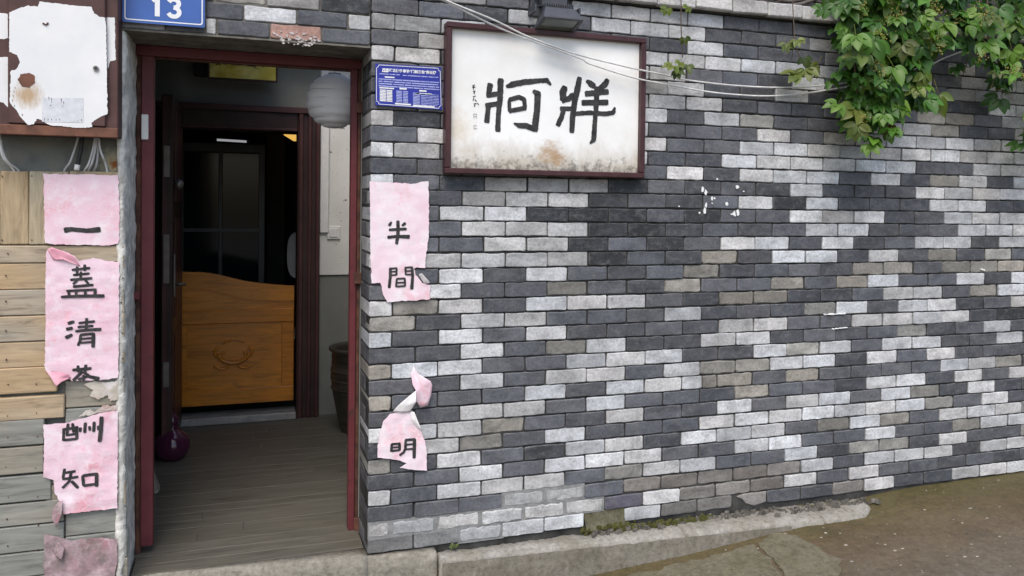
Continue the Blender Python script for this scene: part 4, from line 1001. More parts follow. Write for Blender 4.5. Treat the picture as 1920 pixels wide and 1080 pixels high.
# ================================================================== PRINTED PLATES
def stroke(mb, pts, w, Yf, lift, jag=0.10, step=0.004, taper=True):
    """brush stroke ribbon: pts (x, z) in metres, w half-width in metres (number or per-point list)"""
    P = []
    ww = w if isinstance(w, (list, tuple)) else [w] * len(pts)
    for i in range(len(pts) - 1):
        (a, b), (c, d) = pts[i], pts[i+1]; L = math.hypot(c - a, d - b); k = max(2, int(L / step))
        for j in range(k):
            t = j / k; P.append((a + (c - a) * t, b + (d - b) * t, ww[i] + (ww[i+1] - ww[i]) * t))
    P.append((pts[-1][0], pts[-1][1], ww[-1])); n = len(P); vs = []
    sd_ = random.uniform(0, 99)
    for i, (x, z, h) in enumerate(P):
        a = P[max(i-1, 0)]; b = P[min(i+1, n-1)]; dx, dz = b[0] - a[0], b[1] - a[1]; L = math.hypot(dx, dz) or 1
        nx, nz = -dz / L, dx / L
        if taper and n > 3: h = h * (0.72 if i in (0, n-1) else 1.0)
        u = h * (1 + jag * noise.noise((i * .7, sd_, 0))); v = h * (1 + jag * noise.noise((i * .7, sd_, 5)))
        if i == 0: x -= dx / L * h * .35; z -= dz / L * h * .35
        if i == n - 1: x += dx / L * h * .35; z += dz / L * h * .35
        for s_, q_ in ((1, u), (-1, v)):
            X, Z_ = x + nx * q_ * s_, z + nz * q_ * s_
            vs.append((X, Yf(X, Z_) - lift, Z_))
    mb.add(vs, [(2*i, 2*i+1, 2*i+3, 2*i+2) for i in range(n - 1)])
def strokes(name, lst, tr, Yp, Yf, mat, parent, lift=0.0015, pxw=1.0, jag=0.12):
    mb = MB()
    for i, (pts, w) in enumerate(lst):
        q = tr(pts); _k = tr([(0, 0), (1, 0)]); m = 0.5 * (_k[1][0] - _k[0][0]) * (XZ(q[0][0] + 1, q[0][1], Yp)[0] - XZ(q[0][0], q[0][1], Yp)[0]) * pxw
        wl_ = [x * m for x in w] if isinstance(w, (list, tuple)) else w * m
        stroke(mb, [XZ(x, y, Yp) for x, y in q], wl_, Yf, lift + i * 0.00012, jag)
    return obj(name, mb, mat, parent)

NY = -0.028
hn = thing('house_number_plate', 'blue enamel house number plate reading 13 above the doorway', 'number plate', (-0.83, NY, 2.27))
PA = XZ(229, 45, NY); PB = XZ(384, 55, NY)
nz0 = 2.266; nz1 = nz0 + 0.19; nx0 = PA[0]; nx1 = PB[0]
def rrect(x0, x1, z0, z1, r, n=5):
    out = []
    for cx, cz, a0 in ((x1 - r, z1 - r, 0), (x0 + r, z1 - r, 90), (x0 + r, z0 + r, 180), (x1 - r, z0 + r, 270)):
        out += [(cx + r * math.cos(math.radians(a0 + 90 * i / n)), cz + r * math.sin(math.radians(a0 + 90 * i / n))) for i in range(n + 1)]
    return out
hnp = obj('plate', MB().prism(rrect(nx0, nx1, nz0, nz1, .008), NY, NY + .004), M['blue'], hn)
o_ = rrect(nx0 + .008, nx1 - .008, nz0 + .009, nz1 - .009, .010); i_ = rrect(nx0 + .0125, nx1 - .0125, nz0 + .0135, nz1 - .0135, .008); n = len(o_)
obj('border', MB().add([(x, NY - .0012, z) for x, z in o_] + [(x, NY - .0012, z) for x, z in i_], [(i, (i+1) % n, n + (i+1) % n, n + i) for i in range(n)]), M['whitepaint'], hnp)
obj('backing_wall_plug', MB().tube([((nx0 + nx1) / 2, NY + .0045, nz1 - .03), ((nx0 + nx1) / 2, 0.004, nz1 - .03)], .008, 8), M['steel'], hn)
mb = MB(); cz = nz0 + 0.034; hd = 0.072; yf = lambda x, z: NY
xx = XZ(295, 20, NY)[0]
stroke(mb, [(xx, cz), (xx, cz + hd)], .0092, yf, .0012, 0, .004, False); stroke(mb, [(xx - .016, cz + hd - .014), (xx, cz + hd - .001)], .0075, yf, .0014, 0, .004, False)
xx = XZ(326, 20, NY)[0]; r1 = .0165; r2 = .018
arc = lambda cx, cz_, r, a0, a1: [(cx + r * 1.12 * math.cos(math.radians(a0 + (a1 - a0) * i / 14)), cz_ + r * math.sin(math.radians(a0 + (a1 - a0) * i / 14))) for i in range(15)]
stroke(mb, arc(xx, cz + hd - r1 - .002, r1, 155, -80), .0086, yf, .0012, 0, .003, False); stroke(mb, arc(xx, cz + r2 + .001, r2, 85, -155), .0086, yf, .0014, 0, .003, False)
obj('digits', mb, M['whitepaint'], hnp)

# dark blue notice plate beside the door
PY = -0.012
npt = thing('notice_plate', 'small dark blue notice plate with white print between doorway and sign', 'notice', (0.17, PY, 1.99))
TL, TR_, BR_, BL = XZ(704, 119, PY), XZ(827, 126, PY), XZ(829, 206, PY), XZ(704, 197, PY)
def PQ(u, v): # 0..1 from the top left
    t = (TL[0] + (TR_[0] - TL[0]) * u, TL[1] + (TR_[1] - TL[1]) * u); b = (BL[0] + (BR_[0] - BL[0]) * u, BL[1] + (BR_[1] - BL[1]) * u)
    return (t[0] + (b[0] - t[0]) * v, t[1] + (b[1] - t[1]) * v)
obj('plate', MB().prism([PQ(0, 0), PQ(1, 0), PQ(1, 1), PQ(0, 1)], PY, PY + .004), M['navy'], npt)
obj('standoff', MB().tube([(PQ(.5, .5)[0], PY + .0045, PQ(.5, .5)[1]), (PQ(.5, .5)[0], 0.004, PQ(.5, .5)[1])], .01, 8), M['steel'], npt)
fr_ = [(.05, .03), (.95, .03), (.955, .07), (.985, .10), (.985, .9), (.955, .93), (.95, .97), (.05, .97), (.045, .93), (.015, .9), (.015, .10), (.045, .07)]
mb = MB(); mb_pts = [PQ(u, v) for u, v in fr_]
for a, b in zip(mb_pts, mb_pts[1:] + mb_pts[:1]): stroke(mb, [a, b], .0013, lambda x, z: PY, .0012, 0, .02, False)
obj('border', mb, M['whitepaint'], npt)
def text_mesh(body, size, x, z, y, mat, parent, name='lettering', width=None, bold=0.0, rot=0.0):
    cu = bpy.data.curves.new(name, 'FONT'); cu.body = body; cu.size = size; cu.offset = bold; cu.resolution_u = 2
    o = bpy.data.objects.new(name, cu); COL.objects.link(o); bpy.context.view_layer.update()
    me = bpy.data.meshes.new_from_object(o.evaluated_get(bpy.context.evaluated_depsgraph_get())); bpy.data.objects.remove(o); bpy.data.curves.remove(cu)
    if len(me.vertices) == 0: bpy.data.meshes.remove(me); return None
    xs = [v.co.x for v in me.vertices]; w = max(xs) - min(xs); s = (width / w) if width else 1.0; mn = min(xs)
    for v in me.vertices:
        X = (v.co.x - mn) * s; v.co = Vector((x + X * math.cos(rot), y, z + v.co.y * s + X * math.sin(rot)))
    me.materials.clear(); me.materials.append(mat)
    o = bpy.data.objects.new(name, me); COL.objects.link(o); attach(o, parent); return o
rot = math.atan2(TR_[1] - TL[1], TR_[0] - TL[0])
p = PQ(.10, .175); text_mesh('西秀区北街办事处“门前三包”责任牌', .02, p[0], p[1], PY - .0013, M['whitepaint'], npt, 'heading', PQ(.92, .1)[0] - p[0], .0008, rot)
mb = MB(); mw = MB()
def dash(m_, u0, u1, v, h=.012, lift=.0012):
    a, b = PQ(u0, v), PQ(u1, v); stroke(m_, [a, b], h * .5 * .185, lambda x, z: PY, lift, .3, .01, False)
def line(v, u0, u1, h=.022):
    u = u0
    while u < u1 - .01:
        e = min(u1, u + random.uniform(.05, .2)); dash(mb, u, e, v, h); u = e + random.uniform(.006, .02)
dash(mw, .10, .19, .18, .03)
line(.24, .06, .36, .022); line(.245, .41, .95, .022)
dash(mw, .14, .28, .31, .03)
for v in (.365, .42, .475, .53): line(v, .05, .96, .026)
dash(mw, .06, .27, .575, .03); dash(mw, .36, .46, .565, .035); dash(mw, .66, .76, .585, .035); dash(mw, .60, .84, .65, .03)
for i in range(8):
    v = .63 + .036 * i
    dash(mw, .065, .15, v, .026); dash(mw, .165, .245, v, .026); dash(mb, .31, .39, v, .022); dash(mb, .41, .48, v, .022)
    dash(mb, .56, .66, v + .02, .022); line(v + .03, .68, .95, .016)
dash(mw, .29, .52, .93, .035); dash(mw, .56, .88, .945, .035)
stuff(obj('print_lines', mb, M['bluewhite'], npt)); stuff(obj('print_blocks', mw, M['whitepaint'], npt))

# ================================================================== SHOP SIGN
SGY = -0.06
sg2 = thing('wall_sign', 'large white framed sign with two big black brush characters', 'sign', (0.83, -0.03, 1.69))
sx0, sx1, sz0, sz1 = 0.325, 1.317, 1.697, 2.372; fw = 0.026
sgp = obj('panel', MB().cbox(sx0 + fw - .004, sx1 - fw + .004, -0.030, 0.0, sz0 + fw - .004, sz1 - fw + .004, .001), M['panel'], sg2)
obj('frame_stile', MB().cbox(sx0, sx0 + fw, SGY, 0.0, sz0 + fw, sz1 - fw, .004), M['maroon'], sg2)
obj('frame_stile', MB().cbox(sx1 - fw, sx1, SGY, 0.0, sz0 + fw, sz1 - fw, .004), M['maroon'], sg2)
obj('frame_rail', MB().cbox(sx0, sx1, SGY, 0.0, sz1 - fw + .0005, sz1, .004), M['maroon'], sg2)
obj('frame_rail', MB().cbox(sx0, sx1, SGY, 0.0, sz0, sz0 + fw - .0005, .004), M['maroon'], sg2)
T7 = lambda pts: crop(660, 0, 3, pts); sf = lambda x, z: -0.030
CH1 = [([(778, 472), (772, 505), (766, 540)], [28, 26, 24]), ([(758, 538), (832, 526)], 24), ([(836, 445), (832, 560), (822, 650), (820, 738)], [30, 28, 24, 28]),
       ([(752, 594), (832, 582)], 24), ([(768, 592), (762, 640), (758, 688)], [24, 24, 28]),
       ([(868, 488), (900, 476), (960, 463), (1060, 454), (1095, 452), (1118, 478)], [16, 28, 28, 22, 24, 12]),
       ([(885, 625), (884, 562)], 18), ([(884, 562), (938, 546), (970, 560)], 22), ([(968, 558), (972, 612)], 20), ([(976, 608), (884, 624)], 22), 
       ([(1018, 512), (1044, 528), (1040, 620), (1026, 735)], [16, 32, 30, 34]), ([(1030, 728), (980, 708), (940, 706), (910, 694)], [24, 26, 24, 8])]
CH2 = [([(1198, 488), (1186, 520), (1186, 565)], [28, 34, 28]), ([(1182, 568), (1220, 556), (1244, 532)], 26), ([(1280, 436), (1268, 500), (1252, 570), (1240, 660), (1236, 745)], [24, 30, 28, 28, 24]),
       ([(1172, 612), (1240, 612)], 22), ([(1190, 618), (1178, 660), (1156, 706)], [22, 24, 24]),
       ([(1318, 455), (1342, 470), (1362, 488)], [14, 30, 26]), ([(1438, 448), (1420, 478), (1388, 500)], [22, 30, 20]),
       ([(1312, 528), (1440, 516)], 26), ([(1294, 578), (1438, 576)], 26), ([(1256, 640), (1330, 634), (1420, 640), (1468, 634), (1478, 604)], [20, 20, 22, 22, 10]),
       ([(1376, 490), (1374, 580), (1366, 680), (1358, 790)], [26, 24, 22, 26]), ([(1360, 786), (1338, 806)], [22, 10])]
strokes('character', CH1, T7, -0.03, sf, M['black'], sgp, .0012, 1.16, .22); strokes('character', CH2, T7, -0.03, sf, M['black'], sgp, .0012, 1.16, .22)
SGN = [([(678, 484), (690, 478)], 6), ([(684, 480), (682, 505)], 5), ([(676, 492), (694, 490)], 5), ([(680, 512), (690, 520)], 5), ([(692, 508), (686, 530)], 5), ([(680, 545), (694, 540)], 5), ([(684, 552), (680, 566)], 5), ([(690, 560), (700, 570)], 5), ([(684, 585), (700, 582)], 5), ([(690, 590), (688, 600)], 5), ([(704, 580), (712, 590)], 4)]
strokes('signature', SGN, T7, -0.03, sf, M['ink2'], sgp, .0012, 1.0, .3)
SEAL = [([(682, 642), (702, 642)], 5), ([(682, 656), (702, 656)], 5), ([(684, 640), (684, 668)], 4), ([(700, 640), (700, 668)], 4), ([(684, 706), (702, 706)], 5), ([(684, 722), (702, 722)], 5), ([(685, 704), (685, 726)], 4)]
strokes('faded_seal', SEAL, T7, -0.03, sf, M['paleink'], sgp, .0012, 1.0, .3)

# flood lamp above the sign
fl_ = thing('flood_lamp', 'dark grey finned flood lamp tilted down above the sign', 'lamp', (0.83, -0.12, 2.40))
LM = Matrix.Translation((0.838, -0.092, 2.418)) @ Matrix.Rotation(math.radians(74), 4, 'X')
def lob(nm, mb, mat): mb.v = [tuple(LM @ Vector(v)) for v in mb.v]; return obj(nm, mb, mat, fl_)
# body: local z = up the tilted back, y = towards the glass (-y front)
mb = MB(); mb.add([(-.095, -.03, -.078), (.095, -.03, -.078), (.095, -.03, .07), (-.095, -.03, .07), (-.072, .030, -.05), (.072, .030, -.05), (.072, .030, .045), (-.072, .030, .045)],
                  [(0, 1, 2, 3), (4, 7, 6, 5), (0, 4, 5, 1), (1, 5, 6, 2), (2, 6, 7, 3), (3, 7, 4, 0)])
lob('housing', mb, M['lampmetal'])
for i in range(13):
    x = -.066 + .011 * i; lob('cooling_fin', MB().cbox(x - .0017, x + .0017, .0302, .056, -.045, .043, .0008), M['lampmetal'])
lob('glass', MB().cbox(-.08, .08, -.034, -.0302, -.064, .056, .001), M['lampglass'])
lob('bezel', MB().cbox(-.098, .098, -.038, -.0303, -.080, -.0645, .001).cbox(-.098, .098, -.038, -.0303, .0565, .073, .001).cbox(-.098, -.0805, -.038, -.0303, -.064, .056, .001).cbox(.0805, .098, -.038, -.0303, -.064, .056, .001), M['lampmetal'])
obj('bracket', MB().cbox(0.725, 0.733, -0.10, -0.002, 2.44, 2.475, .001).cbox(0.943, 0.951, -0.10, -0.002, 2.44, 2.475, .001).cbox(0.733, 0.943, -0.008, -0.002, 2.44, 2.475, .001), M['lampmetal'], fl_)
obj('driver_box', MB().cbox(0.775, 0.90, -0.06, -0.0085, 2.482, 2.54, .003), M['lampmetal'], fl_)
obj('lead', MB().tube(smooth_path([(0.80, -.06, 2.49), (0.745, -.075, 2.47), (0.735, -.05, 2.50), (0.75, -.02, 2.56)]), .004, 6), M['blackplastic'], fl_, True)

# white cables slung across the sign to the creeper
def cable2(pts, lab):
    P = [W(x, y, Y) for x, y, Y in pts]
    return tag(obj('cable', MB().tube(smooth_path(P, 6), .0043, 8), M['cable'], None, True), lab, 'cable', 'white cables slung across the wall')
cable2([(700, -75, -.25), (770, -35, -.2), (835, 0, -.17), (927, 38, -.13), (993, 70, -.10), (1083, 102, -.085), (1153, 120, -.08), (1200, 131, -.075), (1249, 141, -.06), (1294, 151, -.05), (1387, 161, -.04), (1477, 164, -.035), (1575, 157, -.03), (1640, 146, -.03), (1740, 122, -.03), (1775, 107, -.03), (1850, 80, -.03)], 'upper white cable slung over the sign into the creeper')
cable2([(700, -66, -.25), (770, -28, -.2), (842, 6, -.16), (920, 45, -.12), (990, 74, -.095), (1087, 109, -.08), (1107, 120, -.08), (1193, 147, -.075), (1256, 159, -.06), (1327, 172, -.05), (1387, 178, -.04), (1440, 180, -.035), (1500, 176, -.03), (1575, 165, -.03), (1660, 150, -.03)], 'lower white cable sagging over the sign into the creeper')

# ================================================================== PINK PAPERS
def paper(label, outline, tr, chars, Yb, mat, wr=0.004, seed=0.0, mats=None, inkmat='black', flaps=()):
    wf = lambda x, z: Yb - wr * (0.5 + 0.5 * noise.noise((x * 9 + seed, z * 9, seed))) - wr * 0.5 * noise.noise((x * 26, z * 26 + seed, 2)) 
    px = tr(outline); pts = [XZ(x, y, Yb) for x, y in px]
    cx = sum(p[0] for p in pts) / len(pts); cz = min(p[1] for p in pts)
    t = thing('paper_couplet', label, 'paper', (cx, Yb, cz), 'pink paper couplets beside the doorway')
    ring = []
    for (a, b), (c, d) in zip(pts, pts[1:] + pts[:1]):
        L = math.hypot(c - a, d - b); k = max(1, int(L / 0.005))
        for i in range(k):
            u = i / k; x = a + (c - a) * u; z = b + (d - b) * u
            ring.append((x + .0035 * noise.noise((x * 75, z * 75, seed)), z + .0035 * noise.noise((x * 75, z * 75, seed + 4))))
    bm = bmesh.new(); vs = [bm.verts.new((x, Yb, z)) for x, z in ring]; bm.faces.new(vs)
    # cut the sheet along a grid so that it can crumple
    x0, x1 = min(p[0] for p in ring), max(p[0] for p in ring); z0, z1 = min(p[1] for p in ring), max(p[1] for p in ring)
    g = 0.014
    for i in range(1, int((x1 - x0) / g) + 1):
        bmesh.ops.bisect_plane(bm, geom=bm.verts[:] + bm.edges[:] + bm.faces[:], plane_co=(x0 + i * g, 0, 0), plane_no=(1, 0, 0))
    for i in range(1, int((z1 - z0) / g) + 1):
        bmesh.ops.bisect_plane(bm, geom=bm.verts[:] + bm.edges[:] + bm.faces[:], plane_co=(0, 0, z0 + i * g), plane_no=(0, 0, 1))
    for v in bm.verts: v.co.y = wf(v.co.x, v.co.z)
    bmesh.ops.triangulate(bm, faces=bm.faces)
    me = bpy.data.meshes.new('paper_sheet'); bm.to_mesh(me); bm.free(); me.materials.append(M[mat])
    o = bpy.data.objects.new('paper_sheet', me); COL.objects.link(o); attach(o, t)
    sm = o.modifiers.new('thickness', 'SOLIDIFY'); sm.thickness = 0.0003; sm.offset = 1
    for lst, trc in chars: strokes('character', lst, trc, Yb, wf, M[inkmat], o, .0018, 1.28)
    for pts3, m_ in flaps:        # torn flaps curling off: (px, py, outward metres)
        P = [W(*tr([(a, b)])[0], Yb) + Vector((0, -d, 0)) for a, b, d in pts3]
        c = sum(P, Vector()) / len(P) + Vector((0, -0.004, 0)); n_ = len(P)
        mb = MB().add([c] + P, [(0, 1 + i, 1 + (i + 1) % n_) for i in range(n_)])
        fo = obj('torn_flap', mb, M[m_], t, True, False); s2 = fo.modifiers.new('thickness', 'SOLIDIFY'); s2.thickness = .0006
        ss = fo.modifiers.new('round', 'SUBSURF'); ss.levels = 2; ss.render_levels = 2; ss.subdivision_type = 'SIMPLE'
    return t
K2 = lambda p: crop(0, 300, 2.7, p); K3 = lambda p: crop(0, 680, 2.7, p); KA = lambda p: crop(680, 330, 4.3205, p); KH = lambda p: crop(660, 790, 4.154, p); KM = lambda p: crop(660, 660, 2.7, p)
ident = lambda p: p
YI = [([(328, 356), (360, 350), (440, 358), (506, 352)], [26, 20, 20, 26])]
GAI = [([(366, 556), (456, 546)], 12), ([(392, 540), (392, 572)], 12), ([(430, 530), (430, 560)], 12), ([(372, 582), (452, 574)], 11), ([(358, 606), (466, 598)], 12), ([(412, 565), (408, 604)], 10), ([(396, 604), (372, 628)], 11), ([(372, 640), (472, 632)], 12), ([(430, 604), (450, 628)], 10),
       ([(338, 662), (488, 655)], 11), ([(348, 660), (352, 688)], 12), ([(386, 660), (388, 686)], 11), ([(432, 657), (434, 684)], 11), ([(482, 655), (482, 684)], 13), ([(312, 692), (400, 688), (528, 687)], [12, 14, 16])]
QING = [([(346, 826), (376, 818)], 15), ([(338, 856), (368, 850)], 15), ([(334, 898), (366, 884)], [18, 14]), ([(400, 825), (480, 816)], 12), ([(396, 845), (472, 839)], 12), ([(384, 866), (440, 860), (512, 856)], [12, 13, 16]), ([(440, 800), (438, 862)], 12),
        ([(410, 884), (406, 915), (396, 938)], 12), ([(408, 884), (478, 878)], 12), ([(474, 878), (472, 946)], 15), ([(410, 905), (470, 900)], 10), ([(408, 924), (468, 920)], 10)]
CHA = [([(370, 36), (462, 28)], 14), ([(396, 14), (398, 46)], 13), ([(436, 10), (432, 44)], 13), ([(418, 44), (396, 66), (372, 88)], 14), ([(424, 46), (456, 70), (502, 80)], [12, 14, 18]), ([(398, 84), (450, 66)], 12), ([(424, 62), (424, 88)], 11)]
CHOU = [([(318, 338), (396, 326)], 13), ([(324, 338), (322, 392)], 12), ([(388, 330), (390, 386)], 13), ([(322, 390), (390, 384)], 12), ([(346, 308), (340, 364)], 12), ([(368, 306), (374, 352)], 12), ([(336, 366), (384, 360)], 11),
        ([(408, 328), (406, 348)], 13), ([(433, 303), (430, 352)], 13), ([(454, 320), (456, 340)], 12), ([(478, 298), (476, 346)], 13), ([(498, 318), (500, 338)], 11), ([(516, 272), (512, 340), (506, 396)], 17)]
ZHI = [([(328, 536), (320, 582)], 12), ([(330, 556), (382, 548)], 12), ([(318, 588), (396, 576)], 12), ([(362, 552), (352, 598), (318, 632)], 12), ([(364, 598), (396, 632)], 13), ([(420, 570), (424, 620)], 13), ([(420, 570), (492, 562)], 13), ([(490, 560), (490, 624)], 15), ([(424, 620), (490, 612)], 12)]
BAN = [([(232, 372), (214, 402)], [14, 22]), ([(344, 382), (318, 402)], [22, 14]), ([(284, 364), (286, 450), (274, 550)], [22, 22, 20]), ([(214, 436), (352, 428)], 18), ([(202, 496), (280, 488), (376, 492)], [20, 18, 28])]
JIAN = [([(224, 744), (222, 820), (214, 905)], 19), ([(222, 750), (278, 746)], 13), ([(274, 746), (272, 804)], 13), ([(226, 776), (272, 772)], 11), ([(226, 804), (272, 800)], 11), ([(398, 738), (404, 810), (396, 915)], [18, 18, 22]), ([(340, 742), (400, 738)], 13), ([(344, 742), (348, 798)], 13), ([(346, 770), (398, 767)], 11), ([(348, 798), (402, 796)], 11),
        ([(276, 832), (342, 828)], 12), ([(276, 830), (268, 894)], 13), ([(340, 828), (342, 892)], 13), ([(272, 864), (340, 861)], 11), ([(268, 894), (342, 890)], 12)]
MING = [([(306, 176), (372, 170)], 15), ([(308, 176), (304, 230)], 17), ([(368, 170), (370, 224)], 17), ([(306, 202), (370, 197)], 11), ([(304, 228), (370, 222)], 14), ([(416, 142), (414, 210), (400, 240), (370, 262)], 16), ([(414, 142), (490, 138)], 16), ([(486, 138), (482, 282)], 21), ([(416, 180), (482, 175)], 12), ([(414, 216), (482, 210)], 12)]
YL = -0.010
paper('square pink paper with a single black bar stroke on the upright boards', [(82, 326), (150, 327), (222, 329), (224, 400), (223, 456), (205, 460), (150, 459), (98, 458), (84, 455), (83, 390)], ident, [(YI, K2)], YL, 'pink', .002, 1.0)
paper('long pink paper with three brush characters torn off its top edge', [(87, 470), (98, 464), (118, 470), (138, 479), (150, 489), (175, 483), (205, 490), (224, 492), (223, 600), (222, 708), (186, 712), (135, 714), (118, 700), (84, 693), (86, 600), (85, 540)], ident, [(GAI, K2), (QING, K2), (CHA, K3)], YL - .002, 'pink', .005, 3.0,
      flaps=[([(88, 468, 0.002), (98, 463, .01), (140, 480, .014), (152, 500, .004), (120, 486, .016), (100, 487, .004)], 'pinkdeep'), ([(86, 694, .004), (128, 700, .012), (134, 708, .004), (118, 714, .02), (108, 722, .026), (96, 705, .016)], 'pinkdeep')])
paper('pink paper with two brush characters stuck on the grey boards', [(222, 312), (330, 305), (380, 292), (460, 268), (520, 252), (597, 240), (596, 500), (594, 735), (450, 752), (320, 765), (302, 700), (276, 650), (272, 592), (222, 580), (224, 450)], K3, [(CHOU, K3), (ZHI, K3)], YL - .003, 'pink', .006, 6.0,
      flaps=[([(300, 700, .004), (322, 690, .016), (318, 760, .02), (288, 830, .012), (268, 780, .018), (266, 740, .01)], 'pinkold')])
paper('dirty torn pink paper at the bottom of the boards', [(225, 868), (300, 880), (360, 900), (420, 890), (520, 885), (592, 892), (596, 1000), (580, 1080), (560, 1140), (225, 1140), (222, 980)], K3, [], YL - .002, 'pinkold', .006, 9.0,
      flaps=[([(268, 950, .004), (300, 900, .016), (330, 930, .014), (318, 990, .02), (290, 985, .006)], 'pinkold')])
sc_ = mat_paper('paper_scrap', (0.62, 0.58, 0.50), (0.52, 0.46, 0.38), 0.8, 0.3)
for lab, pts in (('pale torn scrap of old paper left on the boards under the three characters', [(420, 110), (470, 95), (540, 100), (598, 92), (598, 185), (560, 195), (540, 165), (500, 185), (455, 170), (470, 140)]), ('thin ragged paper remnant beside the upper edge of the two-character paper', [(400, 270), (450, 235), (480, 250), (520, 215), (598, 215), (597, 238), (520, 249), (455, 266)])):
    px_ = K3(pts); q = XZ(*px_[0], YL)
    o = sheet('paper_scrap', px_, YL + .004, sc_, None, .0006, .004); tag(o, lab, 'paper', 'scraps of old paper on the boards')
YRp = -0.006
paper('long pale pink paper with two brush characters on the brick corner', [(55, 45), (180, 50), (300, 56), (432, 64), (470, 50), (532, 45), (536, 300), (535, 500), (512, 640), (505, 742), (440, 742), (415, 750), (430, 800), (480, 862), (545, 885), (545, 1000), (330, 1012), (200, 1024), (165, 960), (145, 868), (70, 868), (62, 500), (60, 200)], KA, [(BAN, KA), (JIAN, KA)], YRp, 'pinkpale', .003, 12.0,
      flaps=[([(452, 795, .006), (470, 785, .022), (538, 858, .018), (525, 872, .008), (490, 862, .004)], 'paperback')])
paper('torn pink paper with one brush character, crumpled at its top', [(130, 534), (128, 480), (140, 420), (155, 355), (190, 315), (240, 302), (292, 304), (325, 335), (350, 396), (368, 450), (376, 490), (378, 600), (330, 598), (240, 585), (275, 562), (240, 548), (180, 540)], KM, [(MING, KH)], YRp - .003, 'pinkpale', .006, 15.0,
      flaps=[([(205, 300, .004), (240, 255, .02), (318, 186, .03), (316, 240, .04), (292, 298, .012), (250, 302, .012)], 'paperback'),
             ([(310, 70, .004), (330, 106, .016), (390, 140, .03), (400, 160, .026), (395, 215, .02), (380, 268, .012), (345, 280, .006), (322, 246, .02), (318, 190, .026), (302, 160, .02), (296, 108, .01)], 'pink'),
             ([(292, 298, .006), (312, 300, .016), (352, 398, .016), (330, 380, .006), (300, 340, .008)], 'paperback')])

# ================================================================== CREEPER
def leaf_mesh(seed, n_leaflets=5, size=0.095):
    random.seed(seed); mb = MB()
    fan = {5: (-75, -38, 0, 38, 75), 3: (-55, 0, 55), 1: (0,)}[n_leaflets]
    for a in fan:
        L = size * (1.0 if abs(a) < 50 else 0.74) * random.uniform(0.85, 1.15); wid = L * random.uniform(0.27, 0.34)
        ang = math.radians(a + random.uniform(-9, 9)); dr_ = random.uniform(0.25, 0.6); fold = random.uniform(0.2, 0.5); g = random.uniform(0.78, 1.2); mb.col = (g * random.uniform(.9, 1.15), g, g * random.uniform(.8, 1.1))
        rows = []; vs = []; S = 6
        for i in range(S + 1):
            t = i / S; w = wid * (math.sin(math.pi * min(1, t * 0.96 + 0.02)) ** 0.8) * (1.15 - 0.45 * t) if 0 < i < S else 0.0006
            y = L * (0.10 + t * 0.95); z = -dr_ * L * (t ** 1.8) * 0.7
            wv = 0.06 * L * math.sin(i * 2.2 + seed)
            for s_ in (-1, 0, 1):
                xl = w * s_; zl = z + abs(s_) * w * fold + (wv * 0.25 * s_)
                vs.append((xl * math.cos(ang) + y * math.sin(ang), y * math.cos(ang) - xl * math.sin(ang), zl))
        mb.add(vs, [(3*i + j, 3*i + j + 1, 3*i + j + 4, 3*i + j + 3) for i in range(S) for j in range(2)])
    mb.col = (1.4, 0.9, 0.8); mb.tube([(0, -size * .75, .012), (0, -size * .3, .006), (0, size * .1, 0)], .0016, 4)
    me = bpy.data.meshes.new('leaf'); me.from_pydata(mb.v, [], mb.f)
    ca = me.color_attributes.new('col', 'FLOAT_COLOR', 'POINT'); ca.data.foreach_set('color', [x for c in mb.c for x in (c[0], c[1], c[2], 1.0)])
    me.polygons.foreach_set('use_smooth', [True] * len(me.polygons)); return me
LV = []
for i in range(9):
    me = leaf_mesh(100 + i, 5 if i < 7 else 3, 0.088 + 0.012 * (i % 3)); LV.append(me)
LVo = [m_.copy() for m_ in LV]
LVd = [m_.copy() for m_ in LV]
for m_ in LVd: m_.materials.append(M['leafdead'])
for m_ in LV: m_.materials.append(M['leaf'])
for m_ in LVo: m_.materials.append(M['leafolive'])
random.seed(23)
def leaf_matrix(p, s=1.0, droop=None, face=None):
    # local +y = tip direction (hangs down and outward), local +z = upper side, towards the street and the sky
    nrm = Vector((random.gauss(-0.25, 0.45), random.gauss(-0.85, 0.25), random.gauss(0.75, 0.35))).normalized()
    tip = Vector((random.gauss(0, 0.6), random.gauss(-0.2, 0.3), random.gauss(-1.0, 0.4)))
    tip = (tip - nrm * tip.dot(nrm)).normalized(); x = tip.cross(nrm)
    return Matrix(((x.x * s, tip.x * s, nrm.x * s, p[0]), (x.y * s, tip.y * s, nrm.y * s, p[1]), (x.z * s, tip.z * s, nrm.z * s, p[2]), (0, 0, 0, 1)))
def put_leaf(vine, p, s, olive=False):
    me = random.choice(LVd if random.random() < 0.02 else LVo if olive else LV); o = bpy.data.objects.new('leaf', me); COL.objects.link(o)
    attach(o, vine); o.matrix_basis = leaf_matrix(p, s); return o
